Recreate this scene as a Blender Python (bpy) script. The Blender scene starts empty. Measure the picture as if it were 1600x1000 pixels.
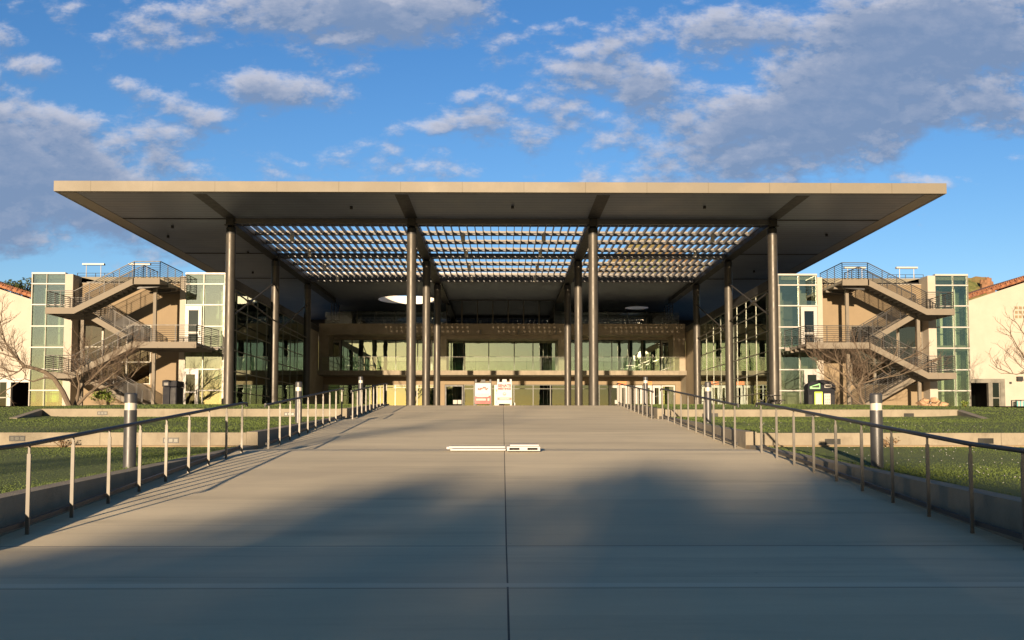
import bpy, math, random
from math import sin, cos, pi, radians, sqrt
from mathutils import Vector, Matrix, noise as mnoise
random.seed(7)
SC = bpy.context.scene
COL = SC.collection

# ------------------------------------------------------------------ camera
PIT, YAW, CY, FPX = 0.0515, 0.0107, 599.2, 1400.0
Fv = Vector((sin(YAW)*cos(PIT), cos(YAW)*cos(PIT), sin(PIT)))
Rv = Vector((cos(YAW), -sin(YAW), 0)); Uv = Rv.cross(Fv)
def W(px, py, Y):
    """world point at depth Y seen at photo pixel (px, py); the eye is the origin"""
    d = Fv + Rv*((px-800)/FPX) + Uv*((CY-py)/FPX)
    return d*(Y/d.y)
cam = bpy.data.cameras.new('camera'); co = bpy.data.objects.new('camera', cam); COL.objects.link(co)
co.matrix_world = Matrix(((Rv.x, Uv.x, -Fv.x, 0), (Rv.y, Uv.y, -Fv.y, 0), (Rv.z, Uv.z, -Fv.z, 0), (0, 0, 0, 1)))
cam.lens = 31.5; cam.sensor_width = 36; cam.shift_y = (CY-500)/1600; cam.clip_start = .1; cam.clip_end = 5000
SC.camera = co

# ------------------------------------------------------------------ light
SUN_X, SUN_T = 0.21, 0.147          # light moves (+.21, +1, -.147)
SUN_EL = math.atan(SUN_T/sqrt(1+SUN_X**2))
SC.view_settings.view_transform = 'Standard'; SC.view_settings.look = 'None'
SC.view_settings.gamma = 1; SC.view_settings.exposure = 1.2
sl = bpy.data.lights.new('sun', 'SUN'); sl.energy = 5.0; sl.angle = radians(.55); sl.color = (1, .745, .475)
so = bpy.data.objects.new('sun', sl); COL.objects.link(so)
so.rotation_euler = Vector((SUN_X, 1, -SUN_T)).to_track_quat('-Z', 'Y').to_euler(); so.location = (-10, -40, 30)

wd = bpy.data.worlds.new('World'); SC.world = wd; wd.use_nodes = True
NT = wd.node_tree; NT.nodes.clear()
class NB:
    """tiny node-graph helper"""
    def __init__(s, nt): s.nt = nt
    def n(s, t, **k):
        o = s.nt.nodes.new(t)
        for a, b in k.items(): setattr(o, a, b)
        return o
    def put(s, sock, v):
        if isinstance(v, bpy.types.NodeSocket): s.nt.links.new(v, sock)
        elif v is not None: sock.default_value = v
    def m(s, op, a, b=None, c=None, clamp=False):
        o = s.n('ShaderNodeMath', operation=op, use_clamp=clamp)
        s.put(o.inputs[0], a)
        if b is not None: s.put(o.inputs[1], b)
        if c is not None: s.put(o.inputs[2], c)
        return o.outputs[0]
    def vm(s, op, a, b=None):
        o = s.n('ShaderNodeVectorMath', operation=op); s.put(o.inputs[0], a)
        if b is not None: s.put(o.inputs[1], b)
        return o.outputs['Value'] if op in ('LENGTH', 'DOT_PRODUCT', 'DISTANCE') else o.outputs[0]
    def noise(s, vec, scale, detail=4, rough=.5, dist=0):
        o = s.n('ShaderNodeTexNoise'); s.put(o.inputs['Vector'], vec)
        o.inputs['Scale'].default_value = scale; o.inputs['Detail'].default_value = detail
        o.inputs['Roughness'].default_value = rough; o.inputs['Distortion'].default_value = dist
        return o.outputs[0]
    def rng(s, v, a, b, c=0, d=1, smooth=False):
        o = s.n('ShaderNodeMapRange'); o.clamp = True
        if smooth: o.interpolation_type = 'SMOOTHSTEP'
        s.put(o.inputs[0], v)
        for i, q in enumerate((a, b, c, d)): s.put(o.inputs[i+1], q)
        return o.outputs[0]
    def mix(s, f, a, b, mode='MIX'):
        o = s.n('ShaderNodeMix', data_type='RGBA', blend_type=mode)
        s.put(o.inputs[0], f)
        for k, q in ((6, a), (7, b)): s.put(o.inputs[k], q if isinstance(q, bpy.types.NodeSocket) else (*q[:3], 1))
        return o.outputs[2]
    def comb(s, x, y, z=0.0):
        o = s.n('ShaderNodeCombineXYZ')
        for i, q in enumerate((x, y, z)): s.put(o.inputs[i], q)
        return o.outputs[0]
    def sep(s, v):
        o = s.n('ShaderNodeSeparateXYZ'); s.put(o.inputs[0], v); return o.outputs

g = NB(NT)
sky = g.n('ShaderNodeTexSky', sky_type='NISHITA', sun_disc=False, sun_elevation=SUN_EL, sun_rotation=pi+math.atan(SUN_X),
          altitude=250, air_density=1.0, dust_density=.6, ozone_density=3.0)
tc = g.n('ShaderNodeTexCoord')
D = g.sep(tc.outputs['Generated'])
yy = g.m('MAXIMUM', g.m('ABSOLUTE', D[1]), .08)
u = g.m('DIVIDE', D[0], yy); v = g.m('DIVIDE', D[2], yy)
# cloud banks by direction: px centre, radii, tilt, weight
BANKS = [(40,270,330,112,.25,1.15),(250,235,110,50,.5,.7),(60,110,60,26,.3,.5),(470,20,330,48,-.05,.95),(620,40,200,44,-.15,.85),(430,138,115,30,.1,.82),(250,155,105,24,.35,.7),(115,25,62,34,.2,.5),
         (560,110,70,16,-.1,.4),(740,185,130,25,-.15,.6),(880,200,200,60,.1,.62),(950,95,190,70,.1,.75),(1010,130,230,60,.15,.6),(1180,70,240,70,.1,.75),(1290,170,300,92,-.35,1.35),(1450,70,260,110,-.2,1.25),(1580,140,150,90,0,.9),
         (1480,150,110,28,0,.6),(1600,240,45,28,0,.6),(1470,282,70,16,0,.55),(60,398,240,22,0,.6),(250,395,150,20,0,.45),(120,345,250,50,.05,.75),(620,255,230,42,0,.33),(780,30,60,30,0,.4),(10,60,40,30,0,.4)]
def px2uv(px, py):
    d = W(px, py, 1.0); return d.x, d.z
def density(u, v):
    uv = g.comb(u, v, 0.0); tot = None
    for (cx, cy, rx, ry, rot, w) in BANKS:
        a, b = px2uv(cx, cy)
        mp = g.n('ShaderNodeMapping', vector_type='TEXTURE')
        g.put(mp.inputs[0], uv); mp.inputs[1].default_value = (a, b, 0); mp.inputs[2].default_value = (0, 0, -rot)
        mp.inputs[3].default_value = (rx/FPX, ry/FPX, 1)
        L = g.vm('LENGTH', mp.outputs[0])
        r = g.rng(L, 1.7, .1, 0, w, True)
        tot = r if tot is None else g.m('MAXIMUM', tot, r)
    st = g.comb(u, g.m('MULTIPLY', v, 1.9), 3.3)
    n1 = g.noise(st, 7.5, 9, .60, .2)
    n2 = g.noise(g.comb(u, g.m('MULTIPLY', v, 1.7), 9.1), 26, 8, .62)
    nn = g.m('ADD', g.m('MULTIPLY', n1, 2.1), g.m('MULTIPLY', n2, 1.35))
    return g.m('ADD', g.m('MULTIPLY', tot, 1.05), g.m('SUBTRACT', nn, 2.03))
d0 = density(u, v)
d1 = density(g.m('ADD', u, -.004), g.m('ADD', v, .013))
front = g.rng(D[1], .02, .25)
alpha = g.m('MULTIPLY', g.rng(d0, -.1, .6, 0, 1, True), front)
edge = g.rng(g.m('SUBTRACT', d0, d1), -.15, .45, 0, 1)
thick = g.rng(d0, .25, .85, 0, 1)
lit = g.m('MULTIPLY', edge, g.m('SUBTRACT', 1.0, g.m('MULTIPLY', thick, .85)), clamp=True)
hs = g.n('ShaderNodeHueSaturation'); hs.inputs['Saturation'].default_value = 1.12; hs.inputs['Value'].default_value = 1.0
g.put(hs.inputs['Color'], sky.outputs[0])
low = g.rng(v, .45, .15)
fr_tint = g.mix(g.rng(D[1], -.35, .3), (.42, .38, .32), g.mix(low, (.82, .86, .98), (1.08, .95, .96)))
zen = g.rng(D[2], .45, .85, 1, 1.12)
skyc = g.mix(1.0, g.mix(1.0, hs.outputs[0], fr_tint, 'MULTIPLY'), g.comb(zen, g.m('MULTIPLY', zen, g.rng(D[2], .45, .85, 1, .93)), g.m('MULTIPLY', zen, g.rng(D[2], .45, .85, 1, .72))), 'MULTIPLY')
SK = 0.09
ccol = g.mix(lit, (1.0, 1.42, 2.25), (3.6, 3.5, 3.75))
fin = g.mix(g.m('MULTIPLY', alpha, .93), skyc, ccol)
bg = g.n('ShaderNodeBackground'); g.put(bg.inputs[0], fin); bg.inputs[1].default_value = SK
wo = g.n('ShaderNodeOutputWorld'); NT.links.new(bg.outputs[0], wo.inputs[0])

# ------------------------------------------------------------------ materials
def ramp_extra(m):
    nt = m.node_tree; b = NB(nt); p = [n for n in nt.nodes if n.type == 'BSDF_PRINCIPLED'][0]; col = p.inputs['Base Color'].links[0].from_socket
    t = b.n('ShaderNodeTexCoord'); S = b.sep(t.outputs['Object'])
    cell = b.comb(b.m('GREATER_THAN', S[0], .04), b.m('FLOOR', b.m('DIVIDE', S[1], 2.99)), 1.0)
    wn = b.n('ShaderNodeTexWhiteNoise'); b.put(wn.inputs['Vector'], cell)
    k = b.rng(wn.outputs['Value'], 0, 1, .90, 1.06)
    col = b.mix(1.0, col, b.comb(k, k, k), 'MULTIPLY')
    vo = b.n('ShaderNodeTexVoronoi'); b.put(vo.inputs['Vector'], t.outputs['Object']); vo.inputs['Scale'].default_value = 1.7
    rad = b.rng(b.noise(t.outputs['Object'], .9, 2, .5), .45, .7, 0, .05)
    col = b.mix(b.m('MULTIPLY', b.m('LESS_THAN', vo.outputs['Distance'], rad), .55), col, (.16, .14, .115))
    n = b.noise(t.outputs['Object'], 160, 3, .7); col = b.mix(b.rng(n, .55, .75, 0, .35), col, (.30, .27, .22))
    w = b.noise(t.outputs['Object'], .28, 5, .65, .6); col = b.mix(b.rng(w, .52, .66, 0, .22), col, (.36, .31, .25))
    b.put(p.inputs['Base Color'], col)
def mat(name, c, c2=None, rough=.7, metal=0, scale=3, stretch=(1, 1, 1), bump=0, bscale=40, fac=.5, spec=None, lines=None, grime=None, contrast=(.35, .65)):
    m = bpy.data.materials.new(name); m.use_nodes = True; nt = m.node_tree; nt.nodes.clear(); b = NB(nt)
    out = b.n('ShaderNodeOutputMaterial'); p = b.n('ShaderNodeBsdfPrincipled'); nt.links.new(p.outputs[0], out.inputs[0])
    t = b.n('ShaderNodeTexCoord'); mp = b.n('ShaderNodeMapping'); b.put(mp.inputs[0], t.outputs['Object']); mp.inputs[3].default_value = stretch
    n = b.noise(mp.outputs[0], scale, 6, .6)
    c2 = c2 or tuple(x*.78 for x in c)
    colr = b.mix(b.rng(n, contrast[0], contrast[1]), c2, c)
    nf = b.noise(mp.outputs[0], scale*9, 5, .65)
    colr = b.mix(b.m('MULTIPLY', b.rng(nf, .4, .75), .35), colr, c2)
    if grime:                                # (colour, scale, amount, stretch)
        m2 = b.n('ShaderNodeMapping'); b.put(m2.inputs[0], t.outputs['Object']); m2.inputs[3].default_value = grime[3]
        ng = b.noise(m2.outputs[0], grime[1], 5, .7)
        colr = b.mix(b.m('MULTIPLY', b.rng(ng, .52, .75), grime[2]), colr, grime[0])
    if lines:                                # [(axis, period, offset, width, colour)]
        S = b.sep(t.outputs['Object'])
        for ax, per, off, wdt, lc in lines:
            if isinstance(per, (list, tuple)):
                k = None
                for q in per:
                    e = b.m('LESS_THAN', b.m('ABSOLUTE', b.m('SUBTRACT', S[ax], q)), wdt)
                    k = e if k is None else b.m('MAXIMUM', k, e)
            else:
                fr = b.m('PINGPONG', b.m('SUBTRACT', S[ax], off), per/2)
                k = b.m('LESS_THAN', fr, wdt)
            colr = b.mix(k, colr, lc)
    b.put(p.inputs['Base Color'], colr)
    rr = b.rng(n, .3, .7, max(0, rough-.08), min(1, rough+.08)); b.put(p.inputs['Roughness'], rr)
    p.inputs['Metallic'].default_value = metal
    if spec is not None: p.inputs['Specular IOR Level'].default_value = spec
    if bump:
        bn = b.n('ShaderNodeBump'); bn.inputs['Strength'].default_value = bump; bn.inputs['Distance'].default_value = .02
        b.put(bn.inputs['Height'], b.noise(mp.outputs[0], bscale, 4, .6)); nt.links.new(bn.outputs[0], p.inputs['Normal'])
    return m
def glassmat(name, tint=(.62, .78, .70), refl=.22, gcol=(.86, .95, .86), rough=.0, wav=.0):
    m = bpy.data.materials.new(name); m.use_nodes = True; nt = m.node_tree; nt.nodes.clear(); b = NB(nt)
    out = b.n('ShaderNodeOutputMaterial'); tr = b.n('ShaderNodeBsdfTransparent'); gl = b.n('ShaderNodeBsdfGlossy')
    tr.inputs[0].default_value = (*tint, 1); gl.inputs[0].default_value = (*gcol, 1); gl.inputs['Roughness'].default_value = rough
    lw = b.n('ShaderNodeFresnel'); lw.inputs['IOR'].default_value = 1.52
    f = b.m('ADD', b.m('MULTIPLY', lw.outputs[0], .95), refl, clamp=True)
    if wav:
        t = b.n('ShaderNodeTexCoord'); bn = b.n('ShaderNodeBump'); bn.inputs['Strength'].default_value = wav; bn.inputs['Distance'].default_value = .02
        b.put(bn.inputs['Height'], b.noise(t.outputs['Object'], .7, 2, .5)); nt.links.new(bn.outputs[0], gl.inputs['Normal'])
    mx = b.n('ShaderNodeMixShader'); b.put(mx.inputs[0], f); nt.links.new(tr.outputs[0], mx.inputs[1]); nt.links.new(gl.outputs[0], mx.inputs[2])
    nt.links.new(mx.outputs[0], out.inputs[0]); return m
JC = (.06, .05, .045)
M = {}
M['ramp'] = mat('ramp_concrete', (.64, .565, .42), (.52, .46, .34), .8, scale=.55, stretch=(.35, 2.2, 1), bump=.35, bscale=60, contrast=(.3, .7),
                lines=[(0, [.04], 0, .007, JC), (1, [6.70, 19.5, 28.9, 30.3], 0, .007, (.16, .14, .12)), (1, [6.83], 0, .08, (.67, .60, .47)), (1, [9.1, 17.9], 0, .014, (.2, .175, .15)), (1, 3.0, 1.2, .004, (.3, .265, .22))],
                grime=((.34, .30, .22), 1.1, .6, (.18, 1.7, 1)))
ramp_extra(M['ramp'])
M['conc'] = mat('wall_concrete', (.25, .225, .18), (.185, .165, .13), .85, scale=1.6, bump=.4, bscale=45, grime=((.13, .11, .085), 3.5, .7, (1, 1, .5)), lines=[(0, 4.9, 1.1, .006, (.09, .08, .065))])
M['footing'] = mat('earth_stained_concrete', (.26, .20, .13), (.2, .15, .095), .9, scale=2)
M['pave'] = mat('plaza_concrete', (.42, .39, .34), (.35, .32, .28), .8, scale=.8, bump=.2, lines=[(0, 3, 0, .008, JC), (1, 3, 0, .008, JC)])
M['frame'] = mat('board_concrete', (.30, .26, .20), (.22, .19, .145), .8, scale=.9, bump=.3, bscale=30, grime=((.14, .12, .09), 1.5, .5, (.4, 1, 1)))
M['stucco'] = mat('tan_stucco', (.215, .17, .115), (.19, .15, .10), .9, scale=1.2, bump=.25, bscale=90, grime=((.18, .14, .09), 1.1, .35, (2.5, 2.5, .3)))
M['cream'] = mat('cream_stucco', (.37, .345, .31), (.335, .31, .275), .92, scale=1.1, bump=.3, bscale=70, grime=((.28, .26, .22), .8, .3, (1.5, 1.5, .4)))
M['white'] = mat('white_metal', (.38, .38, .38), (.35, .35, .35), .45, scale=4)
M['sign_white'] = mat('white_plastic', (.36, .36, .38), (.34, .34, .36), .4, scale=5)
M['soffit'] = mat('soffit_panel', (.18, .215, .285), (.155, .185, .245), .42, .35, scale=.5, lines=[(1, .6, 0, .028, (.07, .075, .09)), (1, [49.9, 67.1, 78.3, 84, 90], 0, .05, (.04, .04, .04))])
M['fascia'] = mat('fascia_metal', (.152, .138, .115), (.138, .126, .105), .62, .0, scale=.4, stretch=(1, 1, 1), lines=[(0, 3.45, 1.2, .018, (.10, .09, .07))], grime=((.19, .165, .128), .35, .7, (1, 1, 1)))
M['steel'] = mat('column_paint', (.068, .064, .058), (.054, .051, .047), .46, .4, scale=1.5, grime=((.13, .12, .11), 1.4, .5, (3, 3, .3)))
M['darksteel'] = mat('dark_steel', (.035, .037, .042), (.028, .03, .033), .5, .4, scale=3)
M['rail'] = mat('rail_steel', (.045, .047, .052), (.035, .036, .04), .5, .2, scale=3)
M['post'] = mat('galvanised_post', (.135, .13, .12), (.105, .10, .095), .5, .3, scale=6, grime=((.13, .12, .10), 9, .5, (1, 1, .4)))
M['purlin'] = mat('purlin_paint', (.10, .105, .12), (.08, .085, .1), .45, .4, scale=3)
M['louver'] = mat('louver_aluminium', (.23, .215, .20), (.19, .18, .165), .55, .1, scale=1.2)
M['drum'] = mat('white_plaster', (.80, .77, .74), (.76, .73, .70), .8)
M['stairc'] = mat('stair_concrete', (.165, .148, .125), (.135, .12, .10), .75, scale=1.8, grime=((.17, .14, .11), 2, .6, (1, 1, .4)))
M['tread'] = mat('tread_concrete', (.24, .22, .2), None, .85)
M['mull'] = mat('dark_mullion', (.055, .058, .055), None, .4, .5)
M['mullg'] = mat('grey_mullion', (.20, .195, .175), None, .45, .3)
M['roofdark'] = mat('dark_fascia', (.045, .047, .05), (.035, .037, .04), .5, .3)
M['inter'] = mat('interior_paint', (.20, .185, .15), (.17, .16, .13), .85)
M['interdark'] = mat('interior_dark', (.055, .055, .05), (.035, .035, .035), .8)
M['curtain'] = mat('pale_blind', (.58, .60, .46), (.44, .46, .34), .9, scale=2, stretch=(6, 1, .3))
M['gl'] = glassmat('facade_glass', (.55, .72, .63), .30, (.80, .93, .84), wav=.10)
M['gl_c'] = glassmat('courtyard_glass', (.42, .56, .46), .36, (.86, .92, .78), wav=.12)
M['gl_d'] = glassmat('lobby_glass', (.40, .50, .42), .17, (.84, .90, .80), wav=.14)
M['gl_tl'] = glassmat('tower_glass_pale_reflection', (.80, .88, .82), .30, (.95, 1, .95), wav=.08)  # copy of the tower glass; left towers' paler reflection set into its gloss
M['gl_t'] = glassmat('tower_glass', (.84, .90, .84), .18, (.84, .93, .86), wav=.08)
M['gl_b'] = glassmat('bronze_glass', (.50, .42, .33), .26, (.80, .70, .58), wav=.08)
M['gl_rail'] = glassmat('balustrade_glass', (.90, .95, .91), .10, (1, 1, .95))
M['gl_k'] = glassmat('dark_glass', (.2, .23, .22), .10, (.8, .9, .95), wav=.08)
M['red'] = mat('red_print', (.62, .03, .035), None, .5)
M['orange'] = mat('orange_print', (.85, .20, .03), None, .5)
M['black'] = mat('black_plastic', (.018, .018, .02), None, .45)
M['bin'] = mat('bin_plastic', (.009, .011, .019), None, .65, spec=.2)
M['lime'] = mat('lime_label', (.55, .80, .05), None, .5)
M['green'] = mat('green_label', (.25, .60, .28), None, .5)
M['paper'] = mat('white_paper', (.42, .41, .40), None, .8)
M['grey'] = mat('grey_ink', (.30, .28, .28), None, .7)
M['teal'] = mat('teal_paint', (.05, .33, .36), None, .5)
M['yellow'] = mat('yellow_print', (.85, .6, .05), None, .6)
M['lens'] = mat('lamp_lens', (.55, .53, .48), None, .25)
M['bollard'] = mat('bollard_metal', (.085, .088, .097), (.07, .073, .08), .45, .5, scale=5)
M['bark'] = mat('bare_bark', (.145, .115, .085), (.09, .07, .052), .9, scale=9, bump=.5, bscale=30)
M['twig'] = mat('twig_bark', (.13, .095, .07), (.08, .06, .045), .9, scale=4)
M['bark2'] = mat('dark_bark', (.09, .07, .05), None, .9, scale=5, bump=.5)
M['leaf'] = mat('leaf', (.05, .07, .02), (.03, .05, .012), .6, scale=.8)
M['leaf2'] = mat('shrub_leaf', (.16, .22, .035), (.09, .13, .02), .6, scale=3)
M['dead'] = mat('dry_stem', (.2, .13, .07), None, .9)
M['grass'] = mat('lawn_turf', (.084, .126, .026), (.060, .092, .018), .9, scale=.45, bump=1.0, bscale=75, contrast=(.3, .7), grime=((.095, .095, .025), .9, .6, (1, 1, 1)))
M['blade'] = mat('grass_blade', (.074, .112, .022), (.054, .084, .016), .8, scale=1.1)
M['ground'] = mat('ground_soil', (.20, .17, .12), (.12, .12, .06), .95, scale=.15, bump=.4)
M['soil'] = mat('soil_edge', (.11, .075, .045), None, .95, scale=12, bump=.6)
M['tile'] = mat('clay_tile', (.30, .125, .06), (.13, .05, .03), .9, scale=3.5, bump=.3, contrast=(.42, .58), grime=((.36, .26, .17), 4.5, .9, (1, 1, 1)))
M['rock'] = mat('tan_rock', (.46, .31, .19), (.26, .17, .11), .9, scale=2.4, bump=.7, bscale=14)
def hillmat():
    m = bpy.data.materials.new('hillside'); m.use_nodes = True; nt = m.node_tree; nt.nodes.clear(); b = NB(nt)
    out = b.n('ShaderNodeOutputMaterial'); p = b.n('ShaderNodeBsdfPrincipled'); nt.links.new(p.outputs[0], out.inputs[0])
    t = b.n('ShaderNodeTexCoord'); n = b.noise(t.outputs['Object'], .05, 8, .65); n2 = b.noise(t.outputs['Object'], .35, 6, .7)
    gcol = b.mix(b.rng(n2, .4, .6), (.05, .075, .02), (.17, .17, .06))
    rock = b.mix(b.rng(n2, .4, .65), (.30, .15, .075), (.16, .08, .045))
    geo = b.n('ShaderNodeNewGeometry'); S = b.sep(geo.outputs['Normal'])
    steep = b.rng(S[2], .72, .5)
    c = b.mix(b.m('MAXIMUM', steep, b.m('MULTIPLY', b.rng(n, .5, .6), .55)), gcol, rock)
    b.put(p.inputs['Base Color'], c); p.inputs['Roughness'].default_value = 1
    return m
M['hill'] = hillmat()

# ------------------------------------------------------------------ mesh helpers
class MB:
    def __init__(s): s.v = []; s.f = []
    def box(s, x0, x1, y0, y1, z0, z1):
        if x0 > x1: x0, x1 = x1, x0
        if y0 > y1: y0, y1 = y1, y0
        if z0 > z1: z0, z1 = z1, z0
        n = len(s.v)
        s.v += [(x, y, z) for z in (z0, z1) for y in (y0, y1) for x in (x0, x1)]
        s.f += [tuple(n+i for i in q) for q in ((0,2,3,1),(4,5,7,6),(0,1,5,4),(2,6,7,3),(0,4,6,2),(1,3,7,5))]
        return s
    def hexa(s, p):
        """eight corners: bottom 4 counter-clockwise, top 4 counter-clockwise"""
        n = len(s.v); s.v += [tuple(q) for q in p]
        s.f += [tuple(n+i for i in q) for q in ((3,2,1,0),(4,5,6,7),(0,1,5,4),(1,2,6,5),(2,3,7,6),(3,0,4,7))]
        return s
    def beam(s, a, b, w, h, up=(0, 0, 1)):
        a, b = Vector(a), Vector(b); d = (b-a).normalized(); up = Vector(up)
        if abs(d.dot(up)) > .999: up = Vector((0, 1, 0))
        x = d.cross(up).normalized()*w/2; z = x.cross(d).normalized()*h/2
        return s.hexa([a-x-z, a+x-z, b+x-z, b-x-z, a-x+z, a+x+z, b+x+z, b-x+z])
    def tube(s, a, b, r, n=10, r2=None, caps=True):
        a, b = Vector(a), Vector(b); r2 = r if r2 is None else r2
        d = (b-a).normalized(); up = Vector((0, 0, 1)) if abs(d.z) < .95 else Vector((1, 0, 0))
        x = d.cross(up).normalized(); y = d.cross(x); k = len(s.v)
        for i in range(n):
            t = 2*pi*i/n; o = x*cos(t)+y*sin(t); s.v += [tuple(a+o*r), tuple(b+o*r2)]
        for i in range(n):
            j = (i+1) % n; s.f.append((k+2*i, k+2*i+1, k+2*j+1, k+2*j))
        if caps:
            s.f.append(tuple(k+2*i for i in range(n))); s.f.append(tuple(k+2*i+1 for i in reversed(range(n))))
        return s
    def poly(s, pts, d):
        """flat polygon pts extruded by vector d"""
        n = len(pts); k = len(s.v); d = Vector(d)
        s.v += [tuple(p) for p in pts] + [tuple(Vector(p)+d) for p in pts]
        s.f.append(tuple(range(k, k+n))); s.f.append(tuple(range(k+2*n-1, k+n-1, -1)))
        for i in range(n):
            j = (i+1) % n; s.f.append((k+j, k+i, k+n+i, k+n+j))
        return s
    def path(s, pts, r, n=8):
        for a, b in zip(pts, pts[1:]): s.tube(a, b, r, n)
        return s
    def quad(s, *p):
        k = len(s.v); s.v += [tuple(q) for q in p]; s.f.append(tuple(range(k, k+len(p)))); return s
    def build(s, name, m, parent=None, smooth=False, bevel=0, mirror=1):
        me = bpy.data.meshes.new(name)
        vs = s.v if mirror == 1 else [(-x, y, z) for x, y, z in s.v]
        fs = s.f if mirror == 1 else [tuple(reversed(f)) for f in s.f]
        if parent is not None and 'base' in parent:
            o = Vector(parent['base']); vs = [(a-o.x, b-o.y, c-o.z) for a, b, c in vs]
        me.from_pydata(vs, [], fs); me.materials.append(M[m] if isinstance(m, str) else m)
        import bmesh
        bm = bmesh.new(); bm.from_mesh(me); bmesh.ops.recalc_face_normals(bm, faces=bm.faces)
        bm.to_mesh(me); bm.free()
        if smooth: 
            for p in me.polygons: p.use_smooth = True
        me.update()
        ob = bpy.data.objects.new(name, me); COL.objects.link(ob)
        if parent is not None:
            ob.parent = parent
            if 'base' in parent: ob['base'] = list(parent['base'])
        if bevel:
            b = ob.modifiers.new('bevel', 'BEVEL'); b.width = bevel; b.segments = 2; b.limit_method = 'ANGLE'
        if smooth:
            try: me.set_sharp_from_angle(angle=radians(40))
            except Exception: pass
        return ob
def B(*a): return MB().box(*a)
def tag(o, label=None, cat=None, group=None, kind=None):
    if label: o['label'] = label
    if cat: o['category'] = cat
    if group: o['group'] = group
    if kind: o['kind'] = kind
    return o
def thing(name, label, cat, loc=(0, 0, 0), group=None, base=True):
    o = bpy.data.objects.new(name, None); COL.objects.link(o); o.location = loc; o.empty_display_size = .2
    if base: o['base'] = list(loc)
    return tag(o, label, cat, group)
def copy_tree(o, loc, label=None):
    c = o.copy(); COL.objects.link(c); c.location = loc
    if label: c['label'] = label
    for ch in [q for q in bpy.data.objects if q.parent == o]:
        d = ch.copy(); COL.objects.link(d); d.parent = c
        for gc in [q for q in bpy.data.objects if q.parent == ch]:
            e = gc.copy(); COL.objects.link(e); e.parent = d
    return c
def text(name, body, loc, size, m, parent, rot=(pi/2, 0, 0), ext=.004, sx=1.0, align='CENTER', off=0.0):
    cu = bpy.data.curves.new(name, 'FONT'); cu.body = body; cu.size = size; cu.extrude = ext; cu.align_x = align; cu.align_y = 'CENTER'; cu.offset = off
    cu.materials.append(M[m]); o = bpy.data.objects.new(name, cu); COL.objects.link(o)
    b = Vector(parent['base']) if parent is not None and 'base' in parent else Vector((0, 0, 0))
    me = bpy.data.meshes.new_from_object(o); bpy.data.objects.remove(o); o = bpy.data.objects.new(name, me); COL.objects.link(o)
    o.parent = parent; o.location = Vector(loc)-b; o.rotation_euler = rot; o.scale = (sx, 1, 1)
    return o
def lerp(a, b, t): return a+(b-a)*t
def interp(x, xs, ys):
    if x <= xs[0]: return ys[0]
    for i in range(1, len(xs)):
        if x <= xs[i]: return lerp(ys[i-1], ys[i], (x-xs[i-1])/(xs[i]-xs[i-1]))
    return ys[-1]

# ------------------------------------------------------------------ ground
GX = [-22, 6.72, 9.1, 17.9, 19.5, 28.4, 30.3, 39.2, 60, 130]
GZ = [-3.2, -1.17, -1.17, -.42, -.42, .33, .33, 1.06, 1.45, 1.55]
def gr(Y): return interp(Y, GX, GZ)
HW = 5.3
def lawn1(Y): return interp(Y, [-22, 6.7, 9.3, 19.5], [-3.0, -.86, -.77, -.36])
def lawn2(Y): return interp(Y, [19.7, 30.6], [-.075, .44])
def lawn3(Y): return interp(Y, [30.8, 37, 42.5, 60], [.69, 1.0, 1.2, 1.2])
def lawnz(X, Y):
    a = abs(X)
    if Y < 19.6: z = lawn1(Y)
    else:
        zs = interp(Y, [19.7, 30.6, 42.5, 60], [-.075, .5, 1.2, 1.2])
        zt = lawn2(Y) if Y < 30.7 else lawn3(Y)
        t = min(1, max(0, (a-14.6)/1.9)); z = lerp(zt, zs, t*t*(3-2*t))
        z -= .018*max(0, a-17)*min(1, max(0, (Y-22)/14))
    return z
m = MB()
ys = [-22, -10, 0, 6.72, 9.1, 13, 17.9, 19.5, 24, 28.4, 30.3, 35, 39.2, 39.6, 43]
for y in ys:
    for x in (-HW, 0.0, HW): m.v.append((x, y, gr(y)))
for i in range(len(ys)-1):
    for j in range(2):
        k = i*3+j; m.f.append((k, k+1, k+4, k+3))
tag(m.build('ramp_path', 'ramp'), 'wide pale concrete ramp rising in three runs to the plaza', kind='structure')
m = MB(); m.quad((-60, 43, 1.13), (60, 43, 1.13), (60, 60, 1.45), (-60, 60, 1.45)); m.quad((-60, 60, 1.45), (60, 60, 1.45), (60, 130, 1.55), (-60, 130, 1.55))
m.quad((-HW-.25, 39.2, 1.06), (-HW, 39.2, 1.06), (-HW, 43, 1.13), (-HW-.25, 43, 1.13))
tag(m.build('plaza_pavement', 'pave'), 'flat concrete plaza under the canopy', kind='structure')
m = MB()
GXs = [-900, -60, -30, -12, 12, 30, 60, 900]; GYs = [-900, -120, -60, -22, 0, 9, 19, 30, 40, 60, 130, 900]
for y in GYs:
    for x in GXs: m.v.append((x, y, (interp(y, [-120, -22, 6.7, 39, 60, 130, 900], [-4.2, -3.6, -1.7, .55, 1.3, 1.35, 1.35]))))
n = len(GXs)
for i in range(len(GYs)-1):
    for j in range(n-1): k = i*n+j; m.f.append((k, k+1, k+n+1, k+n))
tag(m.build('ground', 'ground'), 'bare ground reaching to the horizon', kind='structure')
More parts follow.
